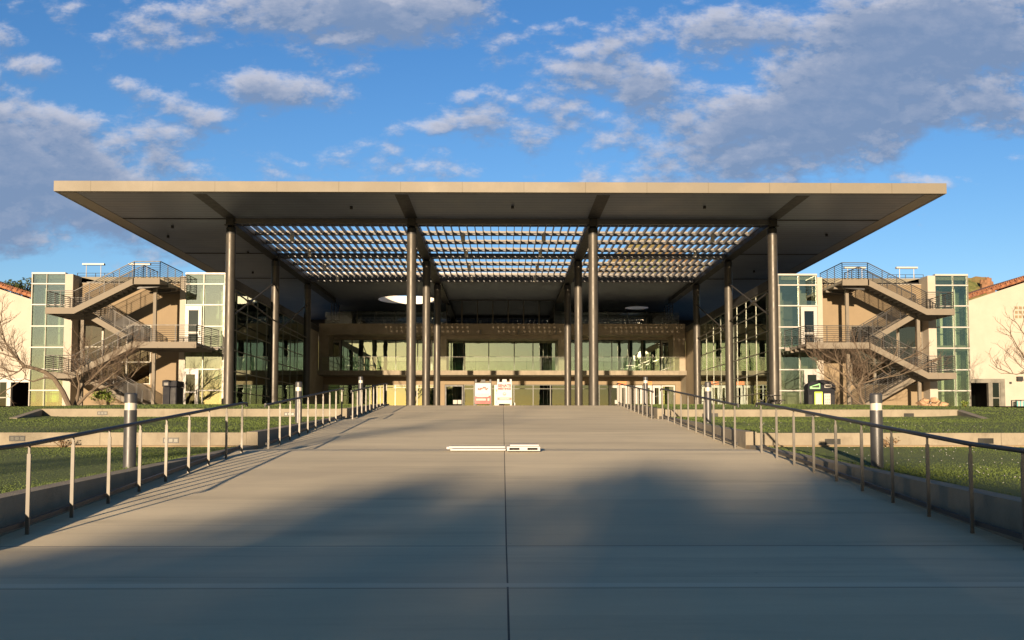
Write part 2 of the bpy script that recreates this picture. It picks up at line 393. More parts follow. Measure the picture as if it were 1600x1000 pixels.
# lawns
def lawn(sgn, Y0, Y1, nm):
    m = MB(); xs = [HW+.2, 6.2, 8, 10, 12, 14, 14.6, 15, 15.5, 16, 16.5, 17.5, 20, 24, 28, 34, 45, 70]; ny = max(4, int((Y1-Y0)/.9)); yl = [lerp(Y0, Y1, i/ny) for i in range(ny+1)]
    for y in yl:
        for x in xs:
            w = .02*mnoise.noise(Vector((sgn*x*.35, y*.35, 2)))
            m.v.append((sgn*x, y, lawnz(x, y)+w+(0 if x > 6 else -.0)))
    n = len(xs)
    for i in range(ny):
        for j in range(n-1): k = i*n+j; m.f.append((k, k+1, k+n+1, k+n))
    tag(m.build('lawn', 'grass', smooth=True), nm, kind='structure')
for s, w in ((-1, 'left'), (1, 'right')):
    lawn(s, -22, 19.5, 'lowest %s lawn beside the ramp' % w); lawn(s, 19.7, 30.65, 'middle %s lawn terrace' % w); lawn(s, 30.75, 60, 'upper %s lawn in front of the building' % w)
# grass blades
def blades(sgn, n, xr, yr, h, label, dens=None):
    m = MB(); rnd = random.Random(int(n+sgn*3+yr[0]*7))
    for _ in range(n):
        t = rnd.random(); y = lerp(yr[0], yr[1], t); x = sgn*lerp(xr[0], xr[1], rnd.random()**1.3)
        z = lawnz(x, y)-.01; hh = h*rnd.uniform(.5, 1.3); a = rnd.uniform(0, pi); w = .003+.00055*y
        dx, dy = cos(a)*w, sin(a)*w; lx, ly = rnd.uniform(-.6, .6)*hh, rnd.uniform(-.6, .6)*hh
        k = len(m.v); m.v += [(x-dx, y-dy, z), (x+dx, y+dy, z), (x+lx, y+ly, z+hh)]; m.f.append((k, k+1, k+2))
    tag(m.build('grass', 'blade'), label, 'grass', kind='stuff')
for s, w in ((-1, 'left'), (1, 'right')):
    blades(s, 60000, (HW+.22, 13), (8, 19.4), .022, 'short mown grass blades on the lowest %s lawn' % w)
    blades(s, 2500, (HW+.2, HW+.42), (8, 19.4), .045, 'longer grass fringe along the %s kerb' % w)
    blades(s, 26000, (HW+.22, 20), (19.8, 30.5), .03, 'mown grass blades on the middle %s terrace' % w)
    blades(s, 16000, (HW+.22, 24), (30.9, 42), .035, 'mown grass blades on the upper %s terrace' % w)

rc = random.Random(77); fm = MB()
for _ in range(200):
    x = rc.choice([1, 1, 1])*rc.uniform(6.2, 12.5); y = rc.uniform(11, 19) if rc.random() < .8 else rc.uniform(20, 26); z = lawnz(x, y)+.02; r_ = .004+.00015*y
    fm.box(x-r_, x+r_, y-r_, y+r_, z, z+r_*1.2)
tag(fm.build('clover_flowers', 'sign_white'), 'tiny white clover flowers scattered over the lawns', 'flowers', kind='stuff')

# ------------------------------------------------------------------ kerb (cheek) walls + retaining walls
def cheek(s, Ya, Yb, zf, za, label):
    m = MB(); n = 8
    for i in range(n):
        a, b = lerp(Ya, Yb, i/n), lerp(Ya, Yb, (i+1)/n)
        x0, x1 = s*HW, s*(HW+.24)
        if s < 0: x0, x1 = x1, x0
        m.v += []
        m.hexa([(x0, a, gr(a)-.4), (x1, a, gr(a)-.4), (x1, b, gr(b)-.4), (x0, b, gr(b)-.4), (x0, a, zf(a)), (x1, a, zf(a)), (x1, b, zf(b)), (x0, b, zf(b))])
    o = m.build('kerb_wall', 'conc'); tag(o, label, 'kerb wall', 'low concrete walls edging the ramp'); return o
for s, w in ((-1, 'left'), (1, 'right')):
    cheek(s, -22, 19.19, lambda y: lawn1(y)+.035, 0, 'long low concrete kerb wall edging the lowest %s lawn' % w)
    cheek(s, 19.5, 30.3, lambda y: lawn2(y)+.03, 0, 'tapering concrete kerb wall beside middle ramp run, %s side' % w)
    cheek(s, 30.6, 42, lambda y: lawn3(y)+.03, 0, 'short concrete kerb wall at top of ramp, %s side' % w)
def step_light(wall, x, z, y):
    f = MB(); f.box(x-.17, x+.17, y-.012, y+.01, z-.06, z-.045).box(x-.17, x+.17, y-.012, y+.01, z+.045, z+.06)
    f.box(x-.17, x-.155, y-.012, y+.01, z-.045, z+.045).box(x+.155, x+.17, y-.012, y+.01, z-.045, z+.045)
    f.box(x-.155, x+.155, y-.002, y+.01, z-.045, z+.045)
    o = f.build('step_light', 'darksteel', wall)
    l = MB()
    for i in range(3): l.box(x-.15+.11*i, x-.07+.11*i, y-.008, y-.0022, z-.035, z+.03)
    l.build('lens', 'mull', o)
def retwall(s, Y, z0, z1, X1, label, lights, ret):
    m = MB(); a, b = sorted((s*(HW+.241), s*X1))
    m.box(a, b, Y, Y+.25, z0, z1)
    if ret:       # return wing that dies into the lawn
        e = s*(X1+.001); f = s*(X1-.42)
        p = [(e, Y+.25, z1), (f, Y-2.3, z1-.34), (f+s*.25, Y-2.3, z1-.34), (e+s*.25, Y+.25, z1)]
        q = [(x, y, z0-.4) for x, y, z in p]
        m.hexa(q+p)
    o = m.build('retaining_wall', 'conc', bevel=.008); tag(o, label, 'retaining wall')
    for px, py in lights:
        p = W(px, py, Y); step_light(o, p.x, p.z, Y)
    return o
retwall(-1, 19.5, -.9, -.06, 44, 'long pale concrete retaining wall in the left lawn, nearer one', [(27, 685), (267, 688)], 0)
retwall(1, 19.5, -.9, -.07, 44, 'long pale concrete retaining wall in the right lawn, nearer one', [(1301, 690), (1540, 689)], 0)
retwall(-1, 30.6, -.1, .71, 15.65, 'upper left concrete retaining wall with sloping end', [(160, 645.5), (452, 647)], 1)
retwall(1, 30.6, -.1, .69, 15.65, 'upper right concrete retaining wall with sloping end', [(1114, 648.5), (1266, 648), (1420, 648.5)], 1)
for s, w in ((-1, 'left'), (1, 'right')):
    a, b = sorted((s*(HW+.001), s*44)); tag(B(a, b, 19.2, 19.497, -.9, -.335).build('footing', M['footing'], bevel=.01), 'flat concrete footing strip below the nearer %s retaining wall' % w, 'footing')

# ------------------------------------------------------------------ handrails
def handrail(s, Y0, n, label):
    ysp = [Y0+.982*i for i in range(n)]; X = s*5.08
    t = thing('handrail', label, 'handrail', (X, Y0, gr(Y0)), 'handrails along the ramp')
    pm = MB()
    for y in ysp:
        z = gr(y); q = MB(); q.box(X-.02, X+.02, y-.009, y+.009, z-.1, z+.86); q.box(X-.012, X+.012, y-.006, y+.006, z+.86, z+.945)
        q.build('post', 'post', t)
    H = .965
    pts = [(X, ysp[0]-.3, gr(ysp[0])+H-.01)]+[(X, y, gr(y)+H) for y in ysp]+[(X, ysp[-1]+.3, gr(ysp[-1])+H+.0)]
    r = MB().path(pts, .026, 10); r.tube(pts[-1], (X, pts[-1][1], pts[-1][2]-.06), .026, 10); r.tube(pts[0], (X, pts[0][1], pts[0][2]-.06), .026, 10)
    r.build('top_rail', 'rail', t, smooth=True)
    H = .11; Xb = X+s*.05
    pts = [(Xb, ysp[0], gr(ysp[0])+H)]+[(Xb, y, gr(y)+H) for y in ysp[1:]]+[(Xb, ysp[-1]+.18, gr(ysp[-1])+H+.03)]
    b = MB()
    for a, c in zip(pts, pts[1:]): b.beam(a, c, .03, .05)
    b.build('bottom_rail', 'rail', t)
for s, w in ((-1, 'left'), (1, 'right')):
    handrail(s, 8.72, 10, '%s handrail of the lowest ramp run, dark rail on silver posts' % w)
    handrail(s, 19.55, 10, '%s handrail of the middle ramp run, dark rail on silver posts' % w)
    handrail(s, 30.45, 10, '%s handrail of the topmost ramp run beside the crest' % w)

# ------------------------------------------------------------------ bollards
def bollard(label, loc, t=None):
    t = thing('bollard_light', label, 'bollard', (0, 0, 0), 'cylindrical bollard lights beside the ramp')
    B(-.16, .16, -.16, .16, -.3, .012).build('base_pad', 'conc', t)
    MB().tube((0, 0, .012), (0, 0, .92), .094, 24).build('body', 'bollard', t, smooth=True)
    MB().tube((0, 0, .92), (0, 0, 1.03), .088, 24).build('lens', 'lens', t, smooth=True)
    c = MB().tube((0, 0, 1.03), (0, 0, 1.16), .094, 24); c.tube((0, 0, 1.16), (0, 0, 1.185), .094, 24, .07); c.build('cap', 'bollard', t, smooth=True)
    t.location = loc; return t
spots = [(-5.72, 13.85, -.62, 'left'), (5.8, 13.85, -.62, 'right'), (-5.72, 25.2, .16, 'left'), (5.8, 25.2, .16, 'right'), (-5.72, 36.2, .96, 'left'), (5.8, 36.2, .96, 'right')]
wh = ['lowest', 'lowest', 'middle', 'middle', 'uppermost', 'uppermost']
b0 = None
for (x, y, z, sd), w in zip(spots, wh):
    lb = 'grey cylindrical bollard light in the %s %s lawn behind the handrail' % (w, sd)
    if b0 is None: b0 = bollard(lb, (x, y, z))
    else: copy_tree(b0, (x, y, z), lb)

# ------------------------------------------------------------------ canopy
HS, HT, Y0C, YEND, XC, CX = 13.27, .59, 49.54, 112.0, 25.0, 17.08
ROWS = [56, 67.1, 78.2]; CIN = 5.72
can = thing('canopy', 'huge flat metal entrance canopy on tall steel columns with open lattice skylight', 'canopy', (0, 56, 1.3))
def patch(cx, cy, r, hx, hy, nm):
    x0, x1, y0, y1 = cx-hx, cx+hx, cy-hy, cy+hy; N = 48; m = MB()
    per = []
    for i in range(N):
        a = 2*pi*i/N; dx, dy = cos(a), sin(a); k = min(hx/abs(dx) if abs(dx) > 1e-6 else 1e9, hy/abs(dy) if abs(dy) > 1e-6 else 1e9)
        per.append((cx+dx*k, cy+dy*k))
    ins = [(cx+r*cos(2*pi*i/N), cy+r*sin(2*pi*i/N)) for i in range(N)]
    for z in (HS, HS+HT-.05):
        k = len(m.v); m.v += [(x, y, z) for x, y in per]+[(x, y, z) for x, y in ins]
        for i in range(N): j = (i+1) % N; m.f.append((k+i, k+j, k+N+j, k+N+i))
    if True:      # corner triangles are covered because N is a multiple of 8 and hx==hy
        pass
    m.build('soffit', 'soffit', can)
    d = MB(); k = 0
    for i in range(N):
        j = (i+1) % N; a, b = ins[i], ins[j]
        oa = (cx+(r+.06)*cos(2*pi*i/N), cy+(r+.06)*sin(2*pi*i/N)); ob = (cx+(r+.06)*cos(2*pi*j/N), cy+(r+.06)*sin(2*pi*j/N))
        d.hexa([(a[0], a[1], HS-.01), (b[0], b[1], HS-.01), (ob[0], ob[1], HS-.01), (oa[0], oa[1], HS-.01), (a[0], a[1], HS+HT+.2), (b[0], b[1], HS+HT+.2), (ob[0], ob[1], HS+HT+.2), (oa[0], oa[1], HS+HT+.2)])
    d.build('skylight_drum', 'drum', can, smooth=True)
o1 = (W(637.5, 470, 91.2).x, 91.2); o2 = (W(995, 482, 97).x, 97.0)
xa0, xa1, ya0, ya1 = o1[0]-4, o1[0]+4, 87.2, 95.2
xb0, xb1, yb0, yb1 = o2[0]-1.8, o2[0]+1.8, 95.2, 98.8
m = MB(); E = .25; zt = HS+HT-.05
for bx in ((-XC+E, XC-E, Y0C+E, 56), (-XC+E, -CX-.1, 56, 78.2), (CX+.1, XC-E, 56, 78.2), (-XC+E, XC-E, 78.2, 87.2), (-XC+E, xa0, 87.2, 95.2), (xa1, XC-E, 87.2, 95.2),
           (-XC+E, xb0, 95.2, 98.8), (xb1, XC-E, 95.2, 98.8), (-XC+E, XC-E, 98.8, YEND)):
    m.box(bx[0], bx[1], bx[2], bx[3], HS, zt)
m.build('soffit', 'soffit', can)
patch(o1[0], o1[1], 3.0, 4, 4, ''); patch(o2[0], o2[1], 1.25, 1.8, 1.8, '')
m = MB().box(-XC, XC, Y0C, Y0C+E, HS-.003, HS+HT).box(-XC, -XC+E, Y0C+E, YEND, HS-.003, HS+HT).box(XC-E, XC, Y0C+E, YEND, HS-.003, HS+HT)
m.build('fascia', 'fascia', can, bevel=.01)
m = MB()        # side trims on the soffit edge
for s in (-1, 1):
    a, b = sorted((s*(XC-E), s*(XC-1.15))); MB().box(a, b, Y0C+E, YEND, HS-.012, HS-.002).build('edge_trim', M.get('trim') or M.setdefault('trim', mat('trim_metal', (.28, .25, .20), None, .45, .3, scale=.5, lines=[(0, [-XC+1.17, XC-1.17], 0, .03, (.04, .04, .04))])), can)
for X in (-CX, -CIN, CIN, CX):
    MB().box(X-.38, X+.38, Y0C+E+.3, 55.7, HS-.01, HS-.001).build('beam_channel', 'darksteel', can)
    b = MB().box(X-.24, X+.24, 55.7, 90.3, HS-.42, HS-.004); b.box(X-.34, X+.34, 55.7, 90.3, HS-.47, HS-.42); b.build('main_beam', 'darksteel', can)
for Y in ROWS:
    for a, b in ((-CX, -CIN), (-CIN, CIN), (CIN, CX)):
        MB().box(a+.24, b-.24, Y-.14, Y+.14, HS-.32, HS-.006).build('cross_beam', 'purlin', can)
    for s in (-1, 1):
        a, b = sorted((s*(CX+.3), s*(XC-1.16))); MB().box(a, b, Y-.10, Y+.10, HS-.04, HS-.004).build('soffit_joint', 'darksteel', can)
# lattice
for bi, (a, b) in enumerate(((-CX, -CIN), (-CIN, CIN), (CIN, CX))):
    for r in range(2):
        ya, yb = ROWS[r], ROWS[r+1]
        for k in range(4):
            y = lerp(ya, yb, (k+.62)/4.0 if k < 3 else .905)
            MB().tube((a+.24, y, HS+.02), (b-.24, y, HS+.02), .105 if k < 3 else .09, 12).build('purlin', 'purlin', can, smooth=True)
    n = 21
    for i in range(n+1):
        x = lerp(a+.26, b-.26, i/n); lv = MB().box(x-.02, x+.02, 56.15, 66.94, HS-.06, HS+.22); lv.box(x-.02, x+.02, 66.941, 67.26, HS+.0, HS+.22); lv.box(x-.02, x+.02, 67.261, 78.05, HS-.06, HS+.22)
        lv.build('lattice_fin', 'louver', can)
    for r in range(2):
        ya, yb = ROWS[r], ROWS[r+1]
        for k in range(4):
            y = lerp(ya, yb, (k+.62)/4.0 if k < 3 else .905)+.05
            lv = MB()
            for i in range(n):
                x0 = lerp(a+.26, b-.26, i/n)+.02; x1 = lerp(a+.26, b-.26, (i+1)/n)-.02; e = .10
                lv.poly([(x0, y, HS+.10), (x1, y, HS+.10), (x1, y+.04, HS+.27), (x0+.1, y+.04, HS+.27), (x0, y+.05, HS+.33)], (0, .02, .0))
            lv.build('lattice_blade', 'louver', can)
for px_, Y in ((-21.5, 58), (-22.9, 61), (22.0, 60), (20.2, 66), (-19, 66.5), (12, 52.5), (-9, 52.8), (0.6, 52.6), (-21, 75), (21, 74)):
    MB().tube((px_, Y, HS-.16), (px_, Y, HS-.004), .09, 12).build('soffit_light', 'darksteel', can)
# columns
for Y in ROWS:
    for X in (-CX, -CIN, CIN, CX):
        z0 = gr(Y)
        c = MB().tube((X, Y, z0), (X, Y, HS-1.0), .30, 32).build('column', 'steel', can, smooth=True)
        cp = MB().tube((X, Y, HS-1.0), (X, Y, HS-.62), .303, 24); cp.tube((X, Y, HS-.62), (X, Y, HS-.44), .303, 24, .17)
        cp.build('column_cap', 'darksteel', c, smooth=True)
        MB().tube((X, Y, z0), (X, Y, z0+.05), .38, 24).build('base_plate', 'darksteel', c)
# braces: a rod with a four-armed casting between first and second column, plain rods beyond
for s in (-1, 1):
    X = s*CX
    for (ya, za), (yb, zb) in (((56.3, 7.1), (66.9, 11.0)), ((56.3, 8.85), (66.9, 8.15)), ((67.4, 7.3), (78.0, 10.9)), ((67.4, 8.1), (78.0, 8.0))):
        MB().tube((X, ya, za), (X, yb, zb), .055, 10).build('brace_rod', 'steel', can, smooth=True)
    yn, zn = 60.4, 8.6
    q = MB()
    for dy, dz in ((.75, .28), (.75, -.05), (-.75, -.28), (-.75, .05)):
        q.tube((X, yn, zn), (X, yn+dy, zn+dz), .16, 10, .07)
    q.box(X-.08, X+.08, yn-.3, yn+.3, zn-.14, zn+.14); q.build('brace_node', 'steel', can, smooth=True)
# pendant lamps
pl = None
bays = [('left bay', -14.0), ('centre bay, left line', -2.63), ('centre bay, right line', 2.75), ('right bay', 14.05)]
rws = ['front row', 'second row', 'third row', 'rear row']
for bn, X in bays:
    for rn, Y in zip(rws, (59.2, 64.6, 70.2, 75.6)):
        lb = 'grey cylinder lamp hanging under lattice skylight, %s, %s' % (bn, rn)
        if pl is None:
            pl = thing('pendant_lamp', lb, 'lamp', (0, 0, 0), 'cylinder lamps under the lattice')
            MB().tube((0, 0, -.62), (0, 0, -.12), .135, 20).build('lamp_body', mat('lamp_grey', (.55, .54, .50), None, .5), pl, smooth=True)
            MB().tube((0, 0, -.12), (0, 0, 0), .02, 8).build('stem', 'darksteel', pl)
            MB().tube((0, 0, -.635), (0, 0, -.62), .11, 20).build('lens', 'lens', pl)
            pl.location = (X, Y, HS-.1)
        else: copy_tree(pl, (X, Y, HS-.1), lb)

# ------------------------------------------------------------------ wings (left built from pixels, right mirrored)
XW, YF, YB, ZR = 18.6, 60.0, 90.5, 10.43
Z0 = 1.45
def wpx(px, Y=YF): return -W(px, 550, Y).x        # |X| of a left-hand pixel column
def wpz(py, Y=YF): return W(400, py, Y).z
TZ = [wpz(428), wpz(444), wpz(476.5), wpz(510), wpz(543), wpz(577), wpz(610)]
def wing(s, side):
    mir = -1 if s < 0 else 1
    t = thing('wing_building', '%s stucco and glass wing of the hall, three storeys, beside the canopy' % side, 'building', (0, 0, 0), 'wings beside the hall')
    def bd(m, n, mt, par=t, **k): return m.build(n, mt, par, mirror=mir, **k)
    xi, xi2 = XW, wpx(288)             # inner glass tower
    xp = wpx(280); xq = wpx(112); xo0, xo1 = wpx(99.5), wpx(55)
    YRec = YF+.9
    # recessed stucco wall in pieces round the bronze windows
    w = MB(); wz = wpz(508, YRec); xa = wpx(236, YRec); 
    w.box(xp+.002, xq-.002, YRec, YRec+.3, wz, wpz(440)); w.box(xp+.002, xa, YRec, YRec+.3, Z0, wz); w.box(xa, xq-.002, YRec, YRec+.3, Z0, Z0+1.6)
    bd(w, 'wall', 'stucco')
    # bronze windows
    for i in range(3):
        a, b = lerp(xa, xq, i/3), lerp(xa, xq, (i+1)/3)
        f = MB(); f.box(a, a+.06, YRec-.03, YRec+.1, Z0+1.6, wz).box(b-.06, b-.001, YRec-.03, YRec+.1, Z0+1.6, wz)
        for z in (Z0+1.62, Z0+3.1, wpz(543, YRec), wz-.06): f.box(a+.06, b-.06, YRec-.03, YRec+.1, z, z+.06)
        o = bd(f, 'window', 'mullg'); bd(B(a+.05, b-.05, YRec+.04, YRec+.06, Z0+1.65, wz-.03), 'pane', 'gl_b', o)
    # outer glazed bay behind the stair (between tower and wall)
    # pilasters
    p = MB().box(xi2, xp, YF-.06, YRec+.3, Z0, wpz(432)); bd(p, 'pilaster', 'cream', bevel=.01)
    p = MB().box(xq, xo0, YF-.06, YRec+.3, Z0, wpz(429)); bd(p, 'pilaster', 'cream', bevel=.01)
    # shade box sides of recess
    # inner glass tower front
    g_ = B(xi+.05, xi2-.02, YF+.04, YF+.06, Z0, TZ[0]-.03); bd(g_, 'glass_wall', ('gl_tl' if s < 0 else 'gl_t'))
    f = MB()
    for z in TZ: f.box(xi, xi2, YF-.05, YF+.08, z-.038, z+.038)
    bd(f, 'mullion', 'white')
    f = MB(); xm = wpx(317)
    for z0_, z1_ in zip([Z0]+TZ[:0:-1], TZ[::-1]):
        f.box(xm-.03, xm+.03, YF-.04, YF+.07, z0_+.05, z1_-.05); f.box(xi, xi+.07, YF-.04, YF+.07, z0_+.05, z1_-.05); f.box(xi2-.05, xi2-.001, YF-.04, YF+.07, z0_+.05, z1_-.05)
    bd(f, 'mullion', 'mullg')
    # doors in tower
    for (x0, x1, y0, y1) in ((289.5, 315, 477, 543), (287, 311.5, 577, 640)):
        a, b = wpx(x1), wpx(x0); z1 = wpz(y0)-.05; z0 = Z0 if y1 > 600 else 5.42
        d = MB().box(a, a+.22, YF-.12, YF-.052, z0, z1).box(b-.22, b, YF-.12, YF-.052, z0, z1).box(a+.22, b-.22, YF-.12, YF-.052, z1-.3, z1).box(a+.22, b-.22, YF-.12, YF-.052, z0+1.0, z0+1.12).box(a+.22, b-.22, YF-.12, YF-.052, z0, z0+.2)
        o = bd(d, 'door', 'white', bevel=.005)
        bd(B(a+.2, b-.2, YF-.09, YF-.07, z0+.1, z1-.2), 'pane', 'gl_k', o); bd(MB().tube((a+.1, YF-.18, z0+.9), (a+.1, YF-.18, z0+1.2), .02, 8), 'handle', 'mull', o)
    # tower side facing court = the long side curtain wall
    YS = 84.0
    side_zs = TZ[1:]
    bd(B(xi+.04, xi+.06, YF+.1, YS, Z0, TZ[1]), 'side_glass_wall', 'gl')
    f = MB(); n = 9; ysx = [lerp(YF+.02, YS, i/n) for i in range(n+1)]
    for y in ysx: f.box(xi+.005, xi+.16, y-.025, y+.025, Z0, TZ[1]-.06)
    for i in range(n):
        for z in side_zs: f.box(xi-.01, xi+.08, ysx[i]+.026, ysx[i+1]-.026, z-.03, z+.03)
    bd(f, 'side_mullions', 'mullg')
    bd(B(xi-.06, xi+.3, YF+.12, YS+6.4, TZ[1]+.05, ZR), 'roof_fascia', 'roofdark')
    bd(B(xi-.02, xi+.3, YS+.04, YB-.1, Z0, TZ[1]+.045), 'side_wall', 'stucco' if s > 0 else 'frame'); bd(B(xi-.015, xi+.3, YB-.1, YB+3.2, Z0, 5.7), 'side_wall', 'frame')
    # outer glass tower: front and outer side
    xo = xo1+.35
    bd(B(xo0+.02, xo-.05, YF+.04, YF+.06, Z0, TZ[0]-.03), 'glass_wall', ('gl_tl' if s < 0 else 'gl_t')); bd(B(xo-.06, xo-.04, YF+.07, YF+4.0, Z0, TZ[0]-.03), 'glass_wall', ('gl_tl' if s < 0 else 'gl_t'))
    f = MB()
    for z in TZ: f.box(xo0, xo, YF-.05, YF+.08, z-.038, z+.038); f.box(xo-.1, xo+.02, YF+.079, YF+4, z-.038, z+.038)
    bd(f, 'mullion', 'white')
    f = MB()
    for z0_, z1_ in zip([Z0]+TZ[:0:-1], TZ[::-1]):
        f.box(xo-.07, xo-.001, YF-.04, YF+.06, z0_+.05, z1_-.05); xx = lerp(xo0, xo, .55); f.box(xx-.018, xx+.018, YF-.03, YF+.07, z0_+.05, z1_-.05)
    bd(f, 'mullion', 'mullg')
    # interior: floors, partitions, core columns
    for z in (5.75-.35, TZ[0]-.3):
        bd(B(xi+.1, xo-.1, YF+1.3, YB-1, z-.02, z+.3), 'floor_slab', 'inter')
        bd(B(xi+.1, xi2, YF+.2, YF+1.3, z-.02, z+.3), 'floor_slab', 'inter'); bd(B(xo0+.05, xo-.1, YF+.2, YF+1.3, z-.02, z+.3), 'floor_slab', 'inter')
    bd(B(xi+5.0, xi+5.2, YF+1.3, YB-1, Z0, TZ[0]-.35), 'partition', 'inter'); bd(B(xi+.2, xi+5, YS-.2, YS, Z0, TZ[0]-.35), 'partition', 'inter')
    for k, (u0, u1, yy0, mt_) in enumerate(((.04, .20, 1.5, 'curtain'), (.26, .34, 1.0, 'interdark'), (.38, .62, 1.9, 'curtain'), (.70, .78, .8, 'drum'), (.86, .98, 1.6, 'curtain'))):
        bd(B(lerp(xo0, xo, u0), lerp(xo0, xo, u1), YF+yy0, YF+yy0+.1, Z0, TZ[0]-.35), 'blind', mt_)
    for k, (u0, u1, yy0) in enumerate(((.1, .3, 1.6), (.62, .72, 1.0), (.8, .95, 1.7))):
        bd(B(lerp(xi, xi2, u0), lerp(xi, xi2, u1), YF+yy0, YF+yy0+.1, Z0, TZ[0]-.35), 'blind', 'curtain' if s < 0 else 'inter')
    bd(B(xo0-.5, xo-.2, YF+3.2, YF+3.4, Z0, TZ[0]-.35), 'partition', 'inter'); bd(B(xi+.3, xi2+1, YF+3.6, YF+3.8, Z0, TZ[0]-.35), 'partition', 'curtain' if s < 0 else 'interdark')
    for y in (63.5, 70, 76.5, 82): bd(MB().tube((xi+1.3, y, Z0), (xi+1.3, y, TZ[0]-.35), .22, 14), 'interior_column', 'inter', smooth=True)
    for y in (62.3, 66.8, 73.5, 79): bd(MB().box(xi+1.2, xi+1.9, y-.3, y+.3, Z0+.0, Z0+1.1), 'cabinet', 'inter')
    # roof
    zm = wpz(440)+.04
    bd(B(xi+.31, xi2, YF+.36, YB, zm-.3, ZR-.02), 'roof', 'roofdark'); bd(B(xi2+.001, xo0-.001, YRec+.31, YB, zm-.3, zm-.01), 'roof', 'roofdark'); bd(B(xo0, xo-.12, YF+.36, YB, zm-.3, ZR-.02), 'roof', 'roofdark')
    bd(B(xp+.001, xq-.001, YRec-.04, YRec+.3, wpz(440)+.002, zm), 'coping', 'cream')
    bd(B(xi, xi2, YF-.05, YF+.34, TZ[0]+.04, TZ[0]+.075), 'coping', 'white'); bd(B(xo0+.001, xo, YF-.05, YF+.34, TZ[0]+.04, TZ[0]+.075), 'coping', 'white')
    # dark wedge on the roof beside the outer tower
    wx = wpx(135, 60.5); bd(MB().poly([(xo0-.02, 61.3, zm-.02), (wx-1.2, 61.3, zm-.02), (xo0-.02, 61.3, ZR+.1)], (0, 5, 0)), 'roof_hatch', 'roofdark')
    # guard rail on roof
    f = MB(); x0, x1, yr = wpx(175, 62.5), wpx(118, 62.5), 62.5
    for i in range(5): x = lerp(x0, x1, i/4); f.tube((x, yr, zm-.02), (x, yr, zm+.95), .022, 6)
    for k in range(5): f.tube((x0, yr, zm+.15+.2*k), (x1, yr, zm+.15+.2*k), .016, 6)
    bd(f, 'roof_railing', 'rail')
    return t
wing(-1, 'left'); wing(1, 'right')
# roof light bars
lbp = [(-1, 146.5, 413, 'left wing, the outer one'), (-1, 218.5, 413, 'left wing, the inner one'), (1, 1416.5, 418.5, 'right wing, the outer one'), (1, 1335.5, 418.5, 'right wing, the inner one')]
for s, px, py, nm in lbp:
    p = W(px, py, 61.8); t = thing('roof_light', 'long pale light bar on two thin stems above %s' % nm, 'light', (p.x, p.y, ZR), 'light bars on the wing roofs')
    MB().box(p.x-.75, p.x+.75, p.y-.12, p.y+.12, p.z-.06, p.z+.06).build('light_bar', 'white', t, bevel=.01)
    for d in (-.5, .5): MB().tube((p.x+d, p.y, 9.85), (p.x+d, p.y, p.z-.06), .025, 8).build('stem', 'white', t)

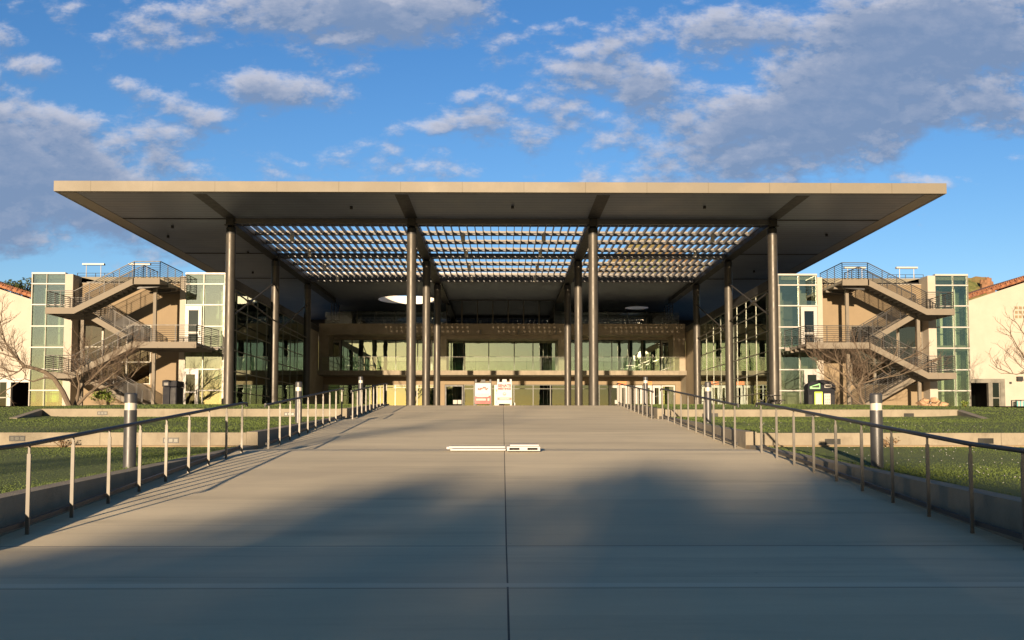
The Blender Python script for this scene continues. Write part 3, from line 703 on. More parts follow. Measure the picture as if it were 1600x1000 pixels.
# ------------------------------------------------------------------ outside staircases
def staircase(s, side):
    mir = -1 if s < 0 else 1
    YA, YM, YW = 56.7, 58.2, 59.7
    def X(px, Y=YA): return -W(px, 500, Y).x
    zA, zB, zC, zD = W(230, 436, YA).z, W(95, 482, YA).z, W(260, 535.5, YA).z, W(95, 583, YA).z
    xA0, xA1, xB, xE, xC = X(249), X(208.6), X(116), X(73), X(308)
    t = thing('staircase', 'outside concrete and steel switchback staircase on the %s wing' % side, 'staircase', (0, 0, 0), 'outside staircases on the wings')
    def bd(m, n, mt, par=t, **k): return m.build(n, mt, par, mirror=mir, **k)
    SD = .34
    def landing(x0, x1, y0, y1, z):
        m = MB().box(x0, x1, y0, y1, z-.16, z-.001); bd(m, 'landing', 'tread')
        f = MB().box(x0, x1, y0-.08, y0-.001, z-SD, z+.06); f.box(x0, x1, y1+.001, y1+.08, z-SD, z+.06); f.box(x1+.001, x1+.08, y0-.08, y1+.08, z-SD, z+.06)
        for y in (lerp(y0, y1, .35), lerp(y0, y1, .7)): f.box(x0, x1, y-.05, y+.05, z-.34, z-.162)
        bd(f, 'landing_beam', 'stairc')
    def flight(xa, za, xb, zb, y0, y1):
        n = 12; st = MB()
        for i in range(n):
            x0, x1 = lerp(xa, xb, i/n), lerp(xa, xb, (i+1)/n); z = lerp(za, zb, (i+1)/n) if zb < za else lerp(za, zb, (i+1)/n)
            st.box(x0, x1, y0+.06, y1-.06, z-.05, z)
            st.box(x1-.012, x1+.012, y0+.06, y1-.06, z-.22, z-.051)
        bd(st, 'flight', 'tread')
        for y in (y0-.03, y1-.03):
            q = MB().hexa([(xa, y-.05, za-SD), (xb, y-.05, zb-SD), (xb, y+.05, zb-SD), (xa, y+.05, za-SD), (xa, y-.05, za+.07), (xb, y-.05, zb+.07), (xb, y+.05, zb+.07), (xa, y+.05, za+.07)])
            bd(q, 'stringer', 'stairc')
    def railing(pts, H=1.12):
        m = MB()
        for (a, b) in zip(pts, pts[1:]):
            a, b = Vector(a), Vector(b); L = (b-a).length; n = max(1, round(L/1.15))
            for i in range(n+1):
                p = a.lerp(b, i/n); m.box(p.x-.022, p.x+.022, p.y-.012, p.y+.012, p.z-.18, p.z+H)
            for k in range(8):
                o = Vector((0, 0, .14+k*.122)); m.tube(a+o, b+o, .017, 5, caps=False)
            o = Vector((0, 0, H)); m.beam(a+o, b+o, .06, .045)
        bd(m, 'railing', 'rail')
    # landings
    landing(xA0, xA1, YA, 60.8, zA); landing(xB, xE, YA, YW, zB); landing(xC, xA1, YA, YW, zC); landing(xB, xE, YA, YW, zD)
    bd(B(XW+.4, xC+1.6, YW+.085, YF-.065, zC-.2, zC), 'landing', 'tread')
    flight(xA1, zA, xB, zB, YA, YM-.1); flight(xB, zB, xA1, zC, YM+.1, YW); flight(xA1, zC, xB, zD, YA, YM-.1); flight(xB, zD, xA1, Z0+.0, YM+.1, YW)
    y0, yi, yj, yw = YA-.05, YM-.12, YM+.12, YW
    railing([(xA0-.0, 60.6, zA), (xA0, y0, zA), (xA1, y0, zA), (xB, y0, zB), (xE, y0, zB), (xE, yw, zB)])
    railing([(xA1+.0, yw+.8, zA), (xA1, yi, zA), (xB, yi, zB)])
    railing([(xE, yw, zB), (xB, yw, zB), (xA1, yw, zC)]); railing([(xB, yj, zB), (xA1, yj, zC)])
    railing([(XW+.35, YF-.3, zC), (xC, y0, zC), (xA1, y0, zC), (xB, y0, zD), (xE, y0, zD), (xE, yw, zD), (xB, yw, zD), (xA1, yw, Z0)])
    railing([(xA1, yi, zC), (xB, yi, zD)]); railing([(xB, yj, zD), (xA1, yj, Z0)])
    # support posts
    for x, y, z in ((X(242, YM), YM, zA-.2), (xB+.15, YM, zB-.3), (xA0+.0, YM, zC-.2)):
        if z < 6.0: 
            continue
        bd(B(x-.1, x+.1, y-.09, y+.09, Z0, z), 'support_post', 'stairc')
    # knee brace under the top landing
    q = MB()
    for yy_ in (57.2, 59.2): q.beam((xA0+.2, yy_, zA-.36), (xA1, yy_, zA-.5), .08, .12)
    bd(q, 'bracket', 'rail')
    return t
staircase(-1, 'left'); staircase(1, 'right')

# ------------------------------------------------------------------ central hall
hall = thing('hall_building', 'central concrete and glass hall at the back of the court under the canopy', 'building', (0, 90.5, 1.5))
def HB(px0, py0, px1, py1, Y, d):
    a, b = W(px0, py0, Y), W(px1, py1, Y); return MB().box(a.x, b.x, Y, Y+d, b.z, a.z)
YP, YG = 90.5, 93.2
zt_ = W(780, 505.8, YP).z; zb1 = W(780, 523, YP).z; zsl1, zsl0 = W(780, 579, YP-.4).z, W(780, 586, YP-.4).z
zg = 1.5
xl0, xl1, xr1, xr0 = -XW+.0+.02, W(513, 550, YP).x, W(1052, 550, YP).x, XW-.02
m = MB().box(xl0, xr0, YP, YG+.2, zb1, zt_); m.box(xl0, xl1, YP, YG+.2, zsl1, zb1-.001).box(xr1, xr0, YP, YG+.2, zsl1, zb1-.001)
m.build('concrete_frame', 'frame', hall, bevel=.015)
pm0, pm1 = W(686, 550, YP+.6).x, W(697.5, 550, YP+.6).x
m = MB().box(pm0, pm1, YP+.5, YG, zsl1, zb1-.002).box(-pm1, -pm0, YP+.5, YG, zsl1, zb1-.002); m.build('pier', 'frame', hall)
m = MB().box(-pm0*-1+.6, -pm0-.6, YP-.35, YP-.002, W(780, 530, YP).z, zt_-.12) if False else MB().box(pm1, -pm1, YP+.5, YG-.05, W(780, 529, YP).z, zb1-.003)
m.build('lintel_beam', 'frame', hall)
B(xl0, xr0, YP-.5, YG, zsl0, zsl1-.001).build('balcony_slab', 'conc', hall)
xg0, xg1 = W(503, 570, YP-.4).x, W(1062, 570, YP-.4).x
zbt = W(780, 558, YP-.4).z; n = 14
for i in range(n):
    a, b = lerp(xg0, xg1, i/n), lerp(xg0, xg1, (i+1)/n)
    B(a+.02, b-.02, YP-.42, YP-.40, zsl1-.25, zbt).build('balustrade_panel', 'gl_rail', hall)
B(xg0, xg1, YP-.43, YP-.39, zbt+.002, zbt+.035).build('balustrade_rail', 'mullg', hall)
# upper windows
def glazing(xs_px, py0, py1, Y, name, gm, fm, zbot=None, fw=.05, transom=None):
    z1, z0 = W(780, py0, Y).z, (W(780, py1, Y).z if zbot is None else zbot)
    xs = [W(p, 560, Y).x for p in xs_px]
    for a, b in zip(xs, xs[1:]):
        f = MB().box(a+.001, a+fw, Y-.06, Y+.06, z0, z1).box(b-fw, b-.001, Y-.06, Y+.06, z0, z1).box(a+fw, b-fw, Y-.06, Y+.06, z1-fw, z1).box(a+fw, b-fw, Y-.06, Y+.06, z0, z0+fw)
        if transom: f.box(a+fw, b-fw, Y-.05, Y+.05, transom-.03, transom+.03)
        o = f.build(name, fm, hall); B(a+fw-.01, b-fw+.01, Y-.012, Y+.008, z0+fw-.01, z1-fw+.01).build('pane', gm, o)
zwt = W(780, 531, YG).z
glazing([534, 550, 584, 618.5, 652.6, 672], 531, 582, YG, 'window', 'gl_c', 'mull')
glazing([697.5, 705, 724, 763.7, 803.5, 832.8, 868], 531, 582, YG, 'window', 'gl_c', 'mull')
glazing([880, 900, 925, 956, 982.8, 1004, 1031], 531, 582, YG, 'window', 'gl_c', 'mull')
def doorset(px0, px1, py0, Y, zbot, fm, gm, fw=.2, name='door', mid=None):
    a, b, z1 = W(px0, 560, Y).x, W(px1, 560, Y).x, W(780, py0, Y).z
    f = MB().box(a, a+fw, Y-.09, Y-.02, zbot, z1).box(b-fw, b, Y-.09, Y-.02, zbot, z1).box(a+fw, b-fw, Y-.09, Y-.02, z1-fw*1.2, z1).box(a+fw, b-fw, Y-.09, Y-.02, zbot, zbot+fw)
    o = f.build(name, fm, hall, bevel=.004); B(a+fw-.01, b-fw+.01, Y-.06, Y-.04, zbot+fw-.01, z1-fw).build('pane', gm, o)
    MB().tube((b-fw*.5, Y-.15, zbot+.9), (b-fw*.5, Y-.15, zbot+1.25), .02, 8).build('handle', 'mullg', o)
    return o
doorset(516, 533, 532, YG, zsl1, 'mullg', 'gl_k'); doorset(1032.5, 1050, 532, YG, zsl1, 'mullg', 'gl_k'); doorset(673, 685.5, 532, YG, zsl1, 'white', 'gl_c'); 
# wall fill above upper windows
B(xl1, pm0, YG, YG+.2, zwt+.01, zb1-.002).build('wall', 'frame', hall); B(pm1, xr1, YG+.001, YG+.2, zwt+.01, zb1-.002).build('wall', 'frame', hall)
# ground storey
zl1, zl0 = zsl0-.002, W(780, 601, YG).z
B(-XW+.02, XW-.02, YG-.12, YG+.2, zl0, zl1).build('lintel', 'stucco', hall)
B(-XW+.02, W(513, 600, YG).x, YG-.1, YG+.2, zg, zl0-.002).build('wall', 'frame', hall); B(W(1055, 600, YG).x, XW-.02, YG-.1, YG+.2, zg, zl0-.002).build('wall', 'stucco', hall)
B(W(686, 600, YG).x, W(695, 600, YG).x, YG-.1, YG+.2, zg, zl0-.003).build('pier', 'stucco', hall)
glazing([513, 550, 584, 618, 652, 686], 601.3, 640, YG, 'window', 'gl_c', 'mullg', zbot=zg, transom=zg+2.9)
glazing([725, 741, 768, 803, 833, 860, 890, 920, 936, 951], 601.3, 640, YG, 'window', 'gl_d', 'mull', zbot=zg, transom=zg+2.75)
d_ = doorset(695.5, 724, 601.5, YG, zg, 'roofdark', 'gl_c', .14)
q = MB()
for px in (711, 718):
    p = W(px, 628, YG-.1); q.box(p.x-.2, p.x+.2, YG-.1, YG-.096, p.z-.22, p.z+.2)
q.build('notice', 'paper', d_)
for a, b in ((951.5, 967), (968, 980), (981, 991), (992, 1003), (1004, 1018), (1019, 1032)):
    doorset(a, b, 602, YG, zg, 'white', 'gl_k', .22)
p = W(963, 628, YG-.1); B(p.x-.15, p.x+.15, YG-.1, YG-.096, p.z-.2, p.z+.2).build('notice', 'paper', hall)
glazing([1033, 1054], 602, 640, YG, 'window', 'gl_c', 'white', zbot=zg, fw=.12)
for px0, px1, body in ((965.5, 978.5, 'ENTRANCE'), (1006, 1018.5, 'EXIT')):
    a, b = W(px0, 597, YG-.15), W(px1, 601.5, YG-.15)
    t = thing('banner', 'small orange %s banner above the white doors' % body, 'sign', ((a.x+b.x)/2, YG-.15, b.z))
    B(a.x, b.x, YG-.16, YG-.125, b.z, a.z+.06).build('board', 'orange', t)
    text('lettering', body, ((a.x+b.x)/2, YG-.163, (a.z+b.z)/2+.02), .34 if body == 'EXIT' else .2, 'black', t, sx=1.0)
# interior of the hall
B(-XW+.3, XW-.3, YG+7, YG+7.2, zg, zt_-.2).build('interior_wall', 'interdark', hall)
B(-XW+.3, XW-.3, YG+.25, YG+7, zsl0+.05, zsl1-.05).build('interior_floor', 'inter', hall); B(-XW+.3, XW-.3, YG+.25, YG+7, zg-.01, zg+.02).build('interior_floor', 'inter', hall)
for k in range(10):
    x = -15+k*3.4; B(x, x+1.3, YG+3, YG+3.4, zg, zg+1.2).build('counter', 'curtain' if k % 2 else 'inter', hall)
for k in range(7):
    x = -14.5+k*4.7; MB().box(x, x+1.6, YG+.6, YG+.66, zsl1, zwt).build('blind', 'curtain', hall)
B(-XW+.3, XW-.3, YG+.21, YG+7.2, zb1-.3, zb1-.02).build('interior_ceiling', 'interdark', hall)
# pendant tubes under the lintel
for px in (751, 810, 868.5):
    p = W(px, 519, YP+.2); MB().tube((p.x, p.y-.3, p.z-.25), (p.x, p.y-.3, p.z+.2), .08, 12).build('lamp_tube', 'mullg', hall)
# roof terrace glass
zc = HS-.02
n = 12; a0, a1 = -XW+.6, XW-.6
for i in range(n):
    a, b = lerp(a0, a1, i/n), lerp(a0, a1, (i+1)/n)
    if b < pm1 or a > -pm1: B(a+.02, b-.02, YP+.15, YP+.17, zt_, zt_+1.15).build('terrace_glass', 'gl_rail', hall)
n = 7
for i in range(n):
    a, b = lerp(pm1, -pm1-.4, i/n), lerp(pm1, -pm1-.4, (i+1)/n)
    f = MB().box(a, a+.06, YP+.5, YP+.6, zt_, zc).box(b-.06, b-.001, YP+.5, YP+.6, zt_, zc).box(a+.06, b-.06, YP+.5, YP+.6, zc-.08, zc).box(a+.06, b-.06, YP+.5, YP+.6, zt_, zt_+.08)
    o = f.build('penthouse_window', 'mull', hall); B(a+.05, b-.05, YP+.54, YP+.56, zt_+.05, zc-.05).build('pane', 'gl_k', o)
for a, b in ((-XW+.3, pm1-.02), (-pm1-.38, XW-.3)):
    k = 6
    for i in range(k):
        c, d = lerp(a, b, i/k), lerp(a, b, (i+1)/k)
        f = MB().box(c, c+.06, 99.6, 99.7, zt_, zc).box(d-.06, d-.001, 99.6, 99.7, zt_, zc)
        o = f.build('penthouse_window', 'mull', hall); B(c+.05, d-.05, 99.64, 99.66, zt_+.02, zc-.02).build('pane', 'gl_k', o)
B(-XW+.3, XW-.3, YG+.2, 111.9, zt_-.25, zt_-.003).build('terrace_floor', 'frame', hall)
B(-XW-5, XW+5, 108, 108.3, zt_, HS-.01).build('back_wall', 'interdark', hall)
for s in (-1, 1):
    f = MB()
    for k in range(9): f.tube((s*(XW-1.2), YP+.4, zt_+.12+k*.29), (s*(XW-1.2), YP+5, zt_+.12+k*.29), .03, 6)
    for k in range(4): f.box(s*(XW-1.2)-.03, s*(XW-1.2)+.03, YP+.4+k*1.5, YP+.46+k*1.5, zt_, zc)
    f.build('side_screen', 'rail', hall)

# ------------------------------------------------------------------ tiled stucco buildings at both sides
def stucco_house(s, side):
    mir = s if s > 0 else -1
    t = thing('stucco_house', 'cream stucco building with red clay tile gable roof at the far %s' % side, 'building', (0, 0, 0), 'cream tile roofed buildings at both sides')
    def bd(m, n, mt, par=t, **k): return m.build(n, mt, par, mirror=mir, **k)
    Y = 64.2; xe = 32.0; ze = W(1508, 476, Y).z; zr = W(1600, 444, Y).z; xr = W(1600, 444, Y).x; sl = (zr-ze)/(xr-W(1508, 476, Y).x)
    xrg = 47.0; zrg = ze+sl*(xrg-xe-1.0); z0 = .9
    # wall with a dark doorway opening
    dx0, dx1 = (W(1515.5, 600, Y).x, W(1570, 600, Y).x); dz = W(1540, 592, Y).z
    w = MB().poly([(xe, Y, dz), (xe, Y, ze-.3), (xrg, Y, zrg-.25), (62, Y, ze-.3), (62, Y, dz)], (0, .4, 0)); w.box(xe, dx0, Y, Y+.4, z0, dz-.001); w.box(dx1, 62, Y, Y+.4, z0, dz-.001)
    w.box(xe, xe+.3, Y+.401, 86, z0, ze-.3); bd(w, 'wall', 'cream')
    # door wall: surround, door with pane, dark opening behind
    xs1, xs2, xs3 = W(1545, 600, Y).x, W(1550.5, 600, Y).x, W(1564, 600, Y).x
    f = MB().box(xs1, xs2, Y+.05, Y+.3, z0, dz-.05).box(xs3, dx1-.002, Y+.05, Y+.3, z0, dz-.05).box(dx0+.002, dx1-.002, Y+.04, Y+.3, dz-.28, dz-.002); o = bd(f, 'door_frame', 'white' if s < 0 else 'mullg')
    d = MB().box(xs2, xs2+.08, Y+.12, Y+.18, z0, dz-.29).box(xs3-.08, xs3, Y+.12, Y+.18, z0, dz-.29).box(xs2+.08, xs3-.08, Y+.12, Y+.18, z0+1.35, z0+1.43)
    o = bd(d, 'door', 'mullg'); bd(B(xs2+.05, xs3-.05, Y+.14, Y+.16, z0, dz-.3), 'pane', 'gl_k', o)
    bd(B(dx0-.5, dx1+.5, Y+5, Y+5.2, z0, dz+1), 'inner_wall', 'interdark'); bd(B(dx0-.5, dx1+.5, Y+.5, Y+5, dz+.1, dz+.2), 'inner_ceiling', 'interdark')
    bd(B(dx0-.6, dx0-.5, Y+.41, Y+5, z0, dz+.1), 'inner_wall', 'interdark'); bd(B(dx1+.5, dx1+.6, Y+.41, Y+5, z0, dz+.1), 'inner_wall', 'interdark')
    # roof: sloping slabs with barrel tiles
    rnd = random.Random(3)
    def slope(xa, za, xb, zb):
        bd(MB().poly([(xa, Y-.45, za-.16), (xb, Y-.45, zb-.16), (xb, Y-.45, zb-.02), (xa, Y-.45, za-.02)], (0, 22, 0)), 'roof', 'tile')
        L = sqrt((xb-xa)**2+(zb-za)**2); n = int(L/.36); tl = MB()
        for yk in range(0, 20):
            y = Y-.42+yk*.30
            for i in range(n):
                if yk > 1 and i % 1: continue
                a = Vector((lerp(xa, xb, i/n), y+rnd.uniform(-.012, .012), lerp(za, zb, i/n)+.03+rnd.uniform(0, .02))); b = Vector((lerp(xa, xb, (i+1.12)/n), y, lerp(za, zb, (i+1.12)/n)+.005))
                tl.tube(a, b, .10, 6, .085)
        bd(tl, 'roof_tiles', 'tile')
        # rake edge tiles facing the court
        rk = MB()
        for i in range(n):
            a = Vector((lerp(xa, xb, i/n), Y-.5, lerp(za, zb, i/n)-.02)); b = Vector((lerp(xa, xb, (i+1.1)/n), Y-.5, lerp(za, zb, (i+1.1)/n)-.055)); rk.tube(a, b, .13, 8, .10)
        bd(rk, 'rake_tiles', 'tile')
    slope(xe-.6, ze-.2, xrg, zrg); slope(62.6, ze-.2, xrg, zrg)
    if s > 0:
        v = MB()
        for i in range(3):
            for j in range(3):
                p = W(1588+i*6.2, 481+j*7, Y); v.box(p.x-.1, p.x+.1, Y-.012, Y-.002, p.z-.1, p.z+.1)
        bd(v, 'vent_grille', 'stucco')
        p = W(1592, 592, Y); bd(MB().poly([(p.x-.2, Y-.25, p.z-.16), (p.x+.2, Y-.25, p.z-.16), (p.x+.16, Y-.25, p.z+.16), (p.x-.2, Y-.25, p.z+.16)], (0, .24, 0)), 'wall_lamp', 'darksteel')
        p = W(1578.5, 598, Y); bd(B(p.x-.07, p.x+.07, Y-.08, Y-.002, p.z-.08, p.z+.06), 'door_sensor', 'darksteel')
stucco_house(-1, 'left'); stucco_house(1, 'right')

# ------------------------------------------------------------------ hills
prof = [(-900, 600), (-300, 560), (0, 545), (300, 530), (500, 515), (700, 490), (800, 470), (880, 440), (930, 425), (955, 402), (975, 386), (995, 374), (1015, 369), (1035, 371), (1052, 380), (1075, 398), (1110, 410), (1150, 422), (1200, 440), (1300, 455), (1430, 462), (1470, 448), (1495, 436), (1510, 431), (1522, 431), (1528, 429), (1546, 430), (1550, 438), (1553, 445), (1555, 462), (1575, 476), (1640, 495), (1800, 530), (2400, 600)]
m = MB(); nx, ny = 1000, 26
for j in range(ny+1):
    t = j/ny; Y = lerp(300, 560, t); e = (t/.5)**1.5 if t <= .5 else cos((t-.5)/.5*pi/2)**.6
    for i in range(nx+1):
        px = lerp(-900, 2400, (i/nx)); zr = W(0, interp(px, [a for a, b in prof], [b for a, b in prof]), 430).z; X = W(px, 600, Y).x
        z = 1+(zr-1)*e; z += (1-abs(2*t-1))*2.0*mnoise.fractal(Vector((X*.03, Y*.03, 0)), 1, 2, 5)*(0 if abs(t-.5) < .03 else 1) + .8*mnoise.noise(Vector((X*.2, Y*.2, 0)))
        m.v.append((X, Y, max(z, 1.0)))
for j in range(ny):
    for i in range(nx): k = j*(nx+1)+i; m.f.append((k, k+1, k+nx+2, k+nx+1))
tag(m.build('hills', 'hill'), 'scrubby rocky hill rising behind the hall', kind='structure')

M['redrock'] = mat('red_rock', (.26, .135, .08), (.12, .07, .04), 1.0, scale=.4, bump=.6)
rd = random.Random(12)
for n_, (px, py, r) in enumerate(((1546, 438, 2.0), (1541, 444, 2.6), (1548, 452, 2.2), (1543, 458, 2.6), (1536, 440, 1.6))):
    pass
pts = []
ro = MB()
for (px, py, r) in [(1546, 438, 1.3), (1543, 436, 1.0), (1549, 443, 1.1), (1550, 450, 1.3), (1552, 457, 1.2), (1554, 464, 1.3), (1545, 445, 1.9), (1546, 454, 2.0), (1540, 440, 1.2), (1537, 446, 1.5), (1541, 452, 1.9), (1544, 462, 2.2), (1534, 439, .9), (1536, 456, 1.8), (1550, 464, 1.8)]:
    c = W(px, py, 420)
    k0 = len(ro.v); nn_ = 7
    for a in range(nn_):
        t_ = 2*pi*a/nn_; q = r*rd.uniform(.8, 1.15); ro.v.append((c.x+q*cos(t_), c.y+q*sin(t_), c.z-r*1.6)); ro.v.append((c.x+q*.85*cos(t_+.2), c.y+q*.85*sin(t_+.2), c.z+r*rd.uniform(.5, .95)))
    for a in range(nn_):
        b_ = (a+1) % nn_; ro.f.append((k0+2*a, k0+2*b_, k0+2*b_+1, k0+2*a+1))
    ro.f.append(tuple(k0+2*a+1 for a in range(nn_)))
tag(ro.build('rock_outcrop', 'redrock'), 'red rock outcrop on the hill above the right tile roof', kind='structure')

# ------------------------------------------------------------------ small things
# A-frame signs at the crest
def aframe(px0, px1, py0, Yb, lab, m, white):
    z0 = gr(Yb); a, b = W(px0, 620, Yb).x, W(px1, 620, Yb).x; h = W(780, py0, Yb).z-z0
    t = thing('a_frame_sign', lab, 'sign', ((a+b)/2, Yb, z0), 'A-frame signs on the ramp crest')
    cx = (a+b)/2; w = (b-a); q = MB()
    def board(yb, yt, nm):
        q = MB(); th = .03
        def bar(x0, x1, u0, u1): 
            p = lambda x, u_, d: (x, lerp(yb, yt, u_/h)+d, z0+u_)
            q.hexa([p(x0, u0, 0), p(x1, u0, 0), p(x1, u0, th), p(x0, u0, th), p(x0, u1, 0), p(x1, u1, 0), p(x1, u1, th), p(x0, u1, th)])
        bar(a, b, .07, h-.13); bar(a, a+.09, 0, .0699); bar(b-.09, b, 0, .0699)
        bar(a+.01, a+.10, h-.1299, h); bar(b-.10, b-.01, h-.1299, h); bar(cx-.1, cx+.1, h-.1299, h-.01)
        return q.build(nm, m, t, bevel=.006)
    fr = board(Yb, Yb+.16, 'front_board'); board(Yb+.45, Yb+.25, 'rear_board')
    sl_ = .16/h
    def P(x, z, d=-.004): return (x, Yb+(z)*sl_+d, z0+z)
    def flat(n, mt, pts, d=-.004, par=fr):
        return MB().poly([P(x, z, d) for x, z in pts], (0, .003, 0)).build(n, mt, par)
    return t, fr, a, b, h, flat, P, z0
t, fr, a, b, h, flat, P, z0 = aframe(741.5, 768, 592.5, 39.75, 'black A-frame sign with white poster and red band, left of the white sign', 'black', False)
x0, x1 = a+.02, b-.06+.02; mid = (x0+x1)/2; pw = x1-x0
flat('poster', 'sign_white', [(x0, .10), (x1, .10), (x1, h-.17), (x0, h-.17)])
flat('poster_band', 'red', [(x0+.002, .102), (x1-.002, .102), (x1-.002, .40), (x1-.02, .46), (x1-.12, .39), (x0+.3, .38), (x0+.12, .385), (x0+.002, .42)], -.008)
rnd = random.Random(5); pm = MB()
for k in range(26):
    x = mid-.2+.4*rnd.random(); z = .70+.07*rnd.random()+.08*max(0, 1-abs(x-mid-.03)/.12); c = [(x-.035, z-.012), (x+.03, z-.02), (x+.035, z+.02), (x-.02, z+.016)]; pm.poly([P(*q, -.0085-.0004*k) for q in c], (0, .003, 0))
pm.build('poster_emblem', 'red', fr)
pm = MB()
for r_, zz in ((0, .50), (1, .435)):
    for k in range(9):
        x = x0+.06+k*(pw-.12)/9; pm.poly([P(x, zz-.018, -.009), P(x+.02, zz-.022, -.009), P(x+.038, zz+.02, -.009), P(x+.012, zz+.022, -.009)], (0, .002, 0))
pm.build('poster_lettering', 'grey', fr)
pm = MB().poly([P(x0+.05, .22, -.012), P(x0+.05+pw*.62, .22, -.012), P(x0+.05+pw*.62, .31, -.012), P(x0+.05, .31, -.012)], (0, .002, 0)); pm.poly([P(x1-.14, .21, -.012), P(x1-.05, .21, -.012), P(x1-.05, .32, -.012), P(x1-.14, .32, -.012)], (0, .002, 0))
pm.build('poster_lettering', 'paper', fr)
t, fr, a, b, h, flat, P, z0 = aframe(776.5, 800, 592, 39.3, 'white A-frame sign announcing senate meetings in red letters', 'sign_white', True)
mid = (a+b)/2; ang = math.atan2(.16, h)
text('lettering', 'SENATE', (mid, 39.3+.16/h*.88-.014, z0+.87), .165, 'red', fr, rot=(pi/2-ang, 0, 0), ext=.004, off=.007)
text('lettering', 'MEETINGS', (mid, 39.3+.16/h*.74-.014, z0+.735), .125, 'red', fr, rot=(pi/2-ang, 0, 0), ext=.004, off=.006)
ring = MB()
for i in range(20):
    t0, t1 = 2*pi*i/20, 2*pi*(i+1)/20; ring.poly([P(mid+.075*cos(t0), .50+.07*sin(t0)), P(mid+.075*cos(t1), .50+.07*sin(t1)), P(mid+.055*cos(t1), .50+.05*sin(t1)), P(mid+.055*cos(t0), .50+.05*sin(t0))], (0, .003, 0))
ring.box(mid-.035, mid+.035, 39.3+.16/h*.49-.008, 39.3+.16/h*.49-.003, z0+.475, z0+.50); ring.build('round_emblem', 'red', fr)
pink = mat('faded_red_print', (.72, .16, .14), None, .6)
flat('band', pink, [(a+.02, .24), (b-.02, .24), (b-.02, .35), (a+.02, .35)])
pm = MB()
for zz in (.275, .315): pm.poly([P(a+.11, zz-.01, -.008), P(b-.11, zz-.01, -.008), P(b-.11, zz+.01, -.008), P(a+.11, zz+.01, -.008)], (0, .002, 0))
pm.build('band_lettering', 'sign_white', fr)
# third, half hidden white board with coloured print beside the white sign
z0 = gr(39.9); p = W(772.5, 620, 39.9).x; q = W(777.5, 620, 39.9).x
t = thing('display_board', 'narrow white board with coloured print half hidden behind the senate sign', 'sign', (p, 39.9, z0))
bo = B(p, q+.3, 39.9, 39.93, z0, z0+.92).build('board', 'sign_white', t); B(q-.07, q+.02, 39.893, 39.897, z0+.62, z0+.72).build('print', 'yellow', bo); B(q-.07, q+.02, 39.893, 39.897, z0+.5, z0+.6).build('print', 'teal', bo); B(q-.07, q+.02, 39.893, 39.897, z0+.1, z0+.24).build('print', 'teal', bo)
p = W(803.5, 630, 39.8); t = tag(B(p.x-.045, p.x+.045, 39.8, 39.88, gr(39.8), gr(39.8)+.13).build('paper_cup', 'sign_white', bevel=.01), 'small white block beside the foot of the senate sign', 'block')
# two folded white boards lying on the landing
zl = gr(18.2)
t = thing('folded_sign', 'long white folded plastic sign lying flat on the landing, seen side on', 'sign', (-.6, 18, zl), 'folded white signs lying on the landing')
xa, xb = W(697, 703, 17.75).x, W(790.5, 703, 17.75).x
m = MB().poly([(xa, 17.75, zl+.005), (xa+.02, 17.75, zl+.10), (xb, 17.75, zl+.10), (xb, 17.75, zl+.005)], (0, .62, 0)) if False else MB().box(xa+.08, xb, 17.75, 18.4, zl+.002, zl+.045)
m.build('lower_board', 'sign_white', t, bevel=.012); MB().box(xa+.05, xb-.01, 17.77, 18.4, zl+.052, zl+.095).build('upper_board', 'sign_white', t, bevel=.012)
MB().box(xa, xa+.13, 17.8, 18.35, zl+.03, zl+.085).build('foot', 'sign_white', t, bevel=.015)
t = thing('folded_sign', 'short end of a white folded plastic sign with two dark slots', 'sign', (.4, 18, zl), 'folded white signs lying on the landing')
xa, xb = W(792, 703, 17.6).x, W(844, 703, 17.6).x; y = 17.6; w = xb-xa
m = MB().box(xa, xb, y, y+1.15, zl+.002, zl+.022).box(xa, xb, y, y+1.15, zl+.062, zl+.09).box(xa, xa+.05, y, y+1.15, zl+.0221, zl+.0619).box(xb-.05, xb, y, y+1.15, zl+.0221, zl+.0619).box(xa+w*.38, xa+w*.62, y, y+1.15, zl+.0221, zl+.0619)
m.build('lower_board', 'sign_white', t, bevel=.003); B(xa+.06, xb-.02, y+.04, y+1.15, zl+.094, zl+.13).build('upper_board', 'sign_white', t, bevel=.008)
B(xa+.051, xb-.051, y+.25, y+.27, zl+.023, zl+.061).build('slot_back', 'black', t)

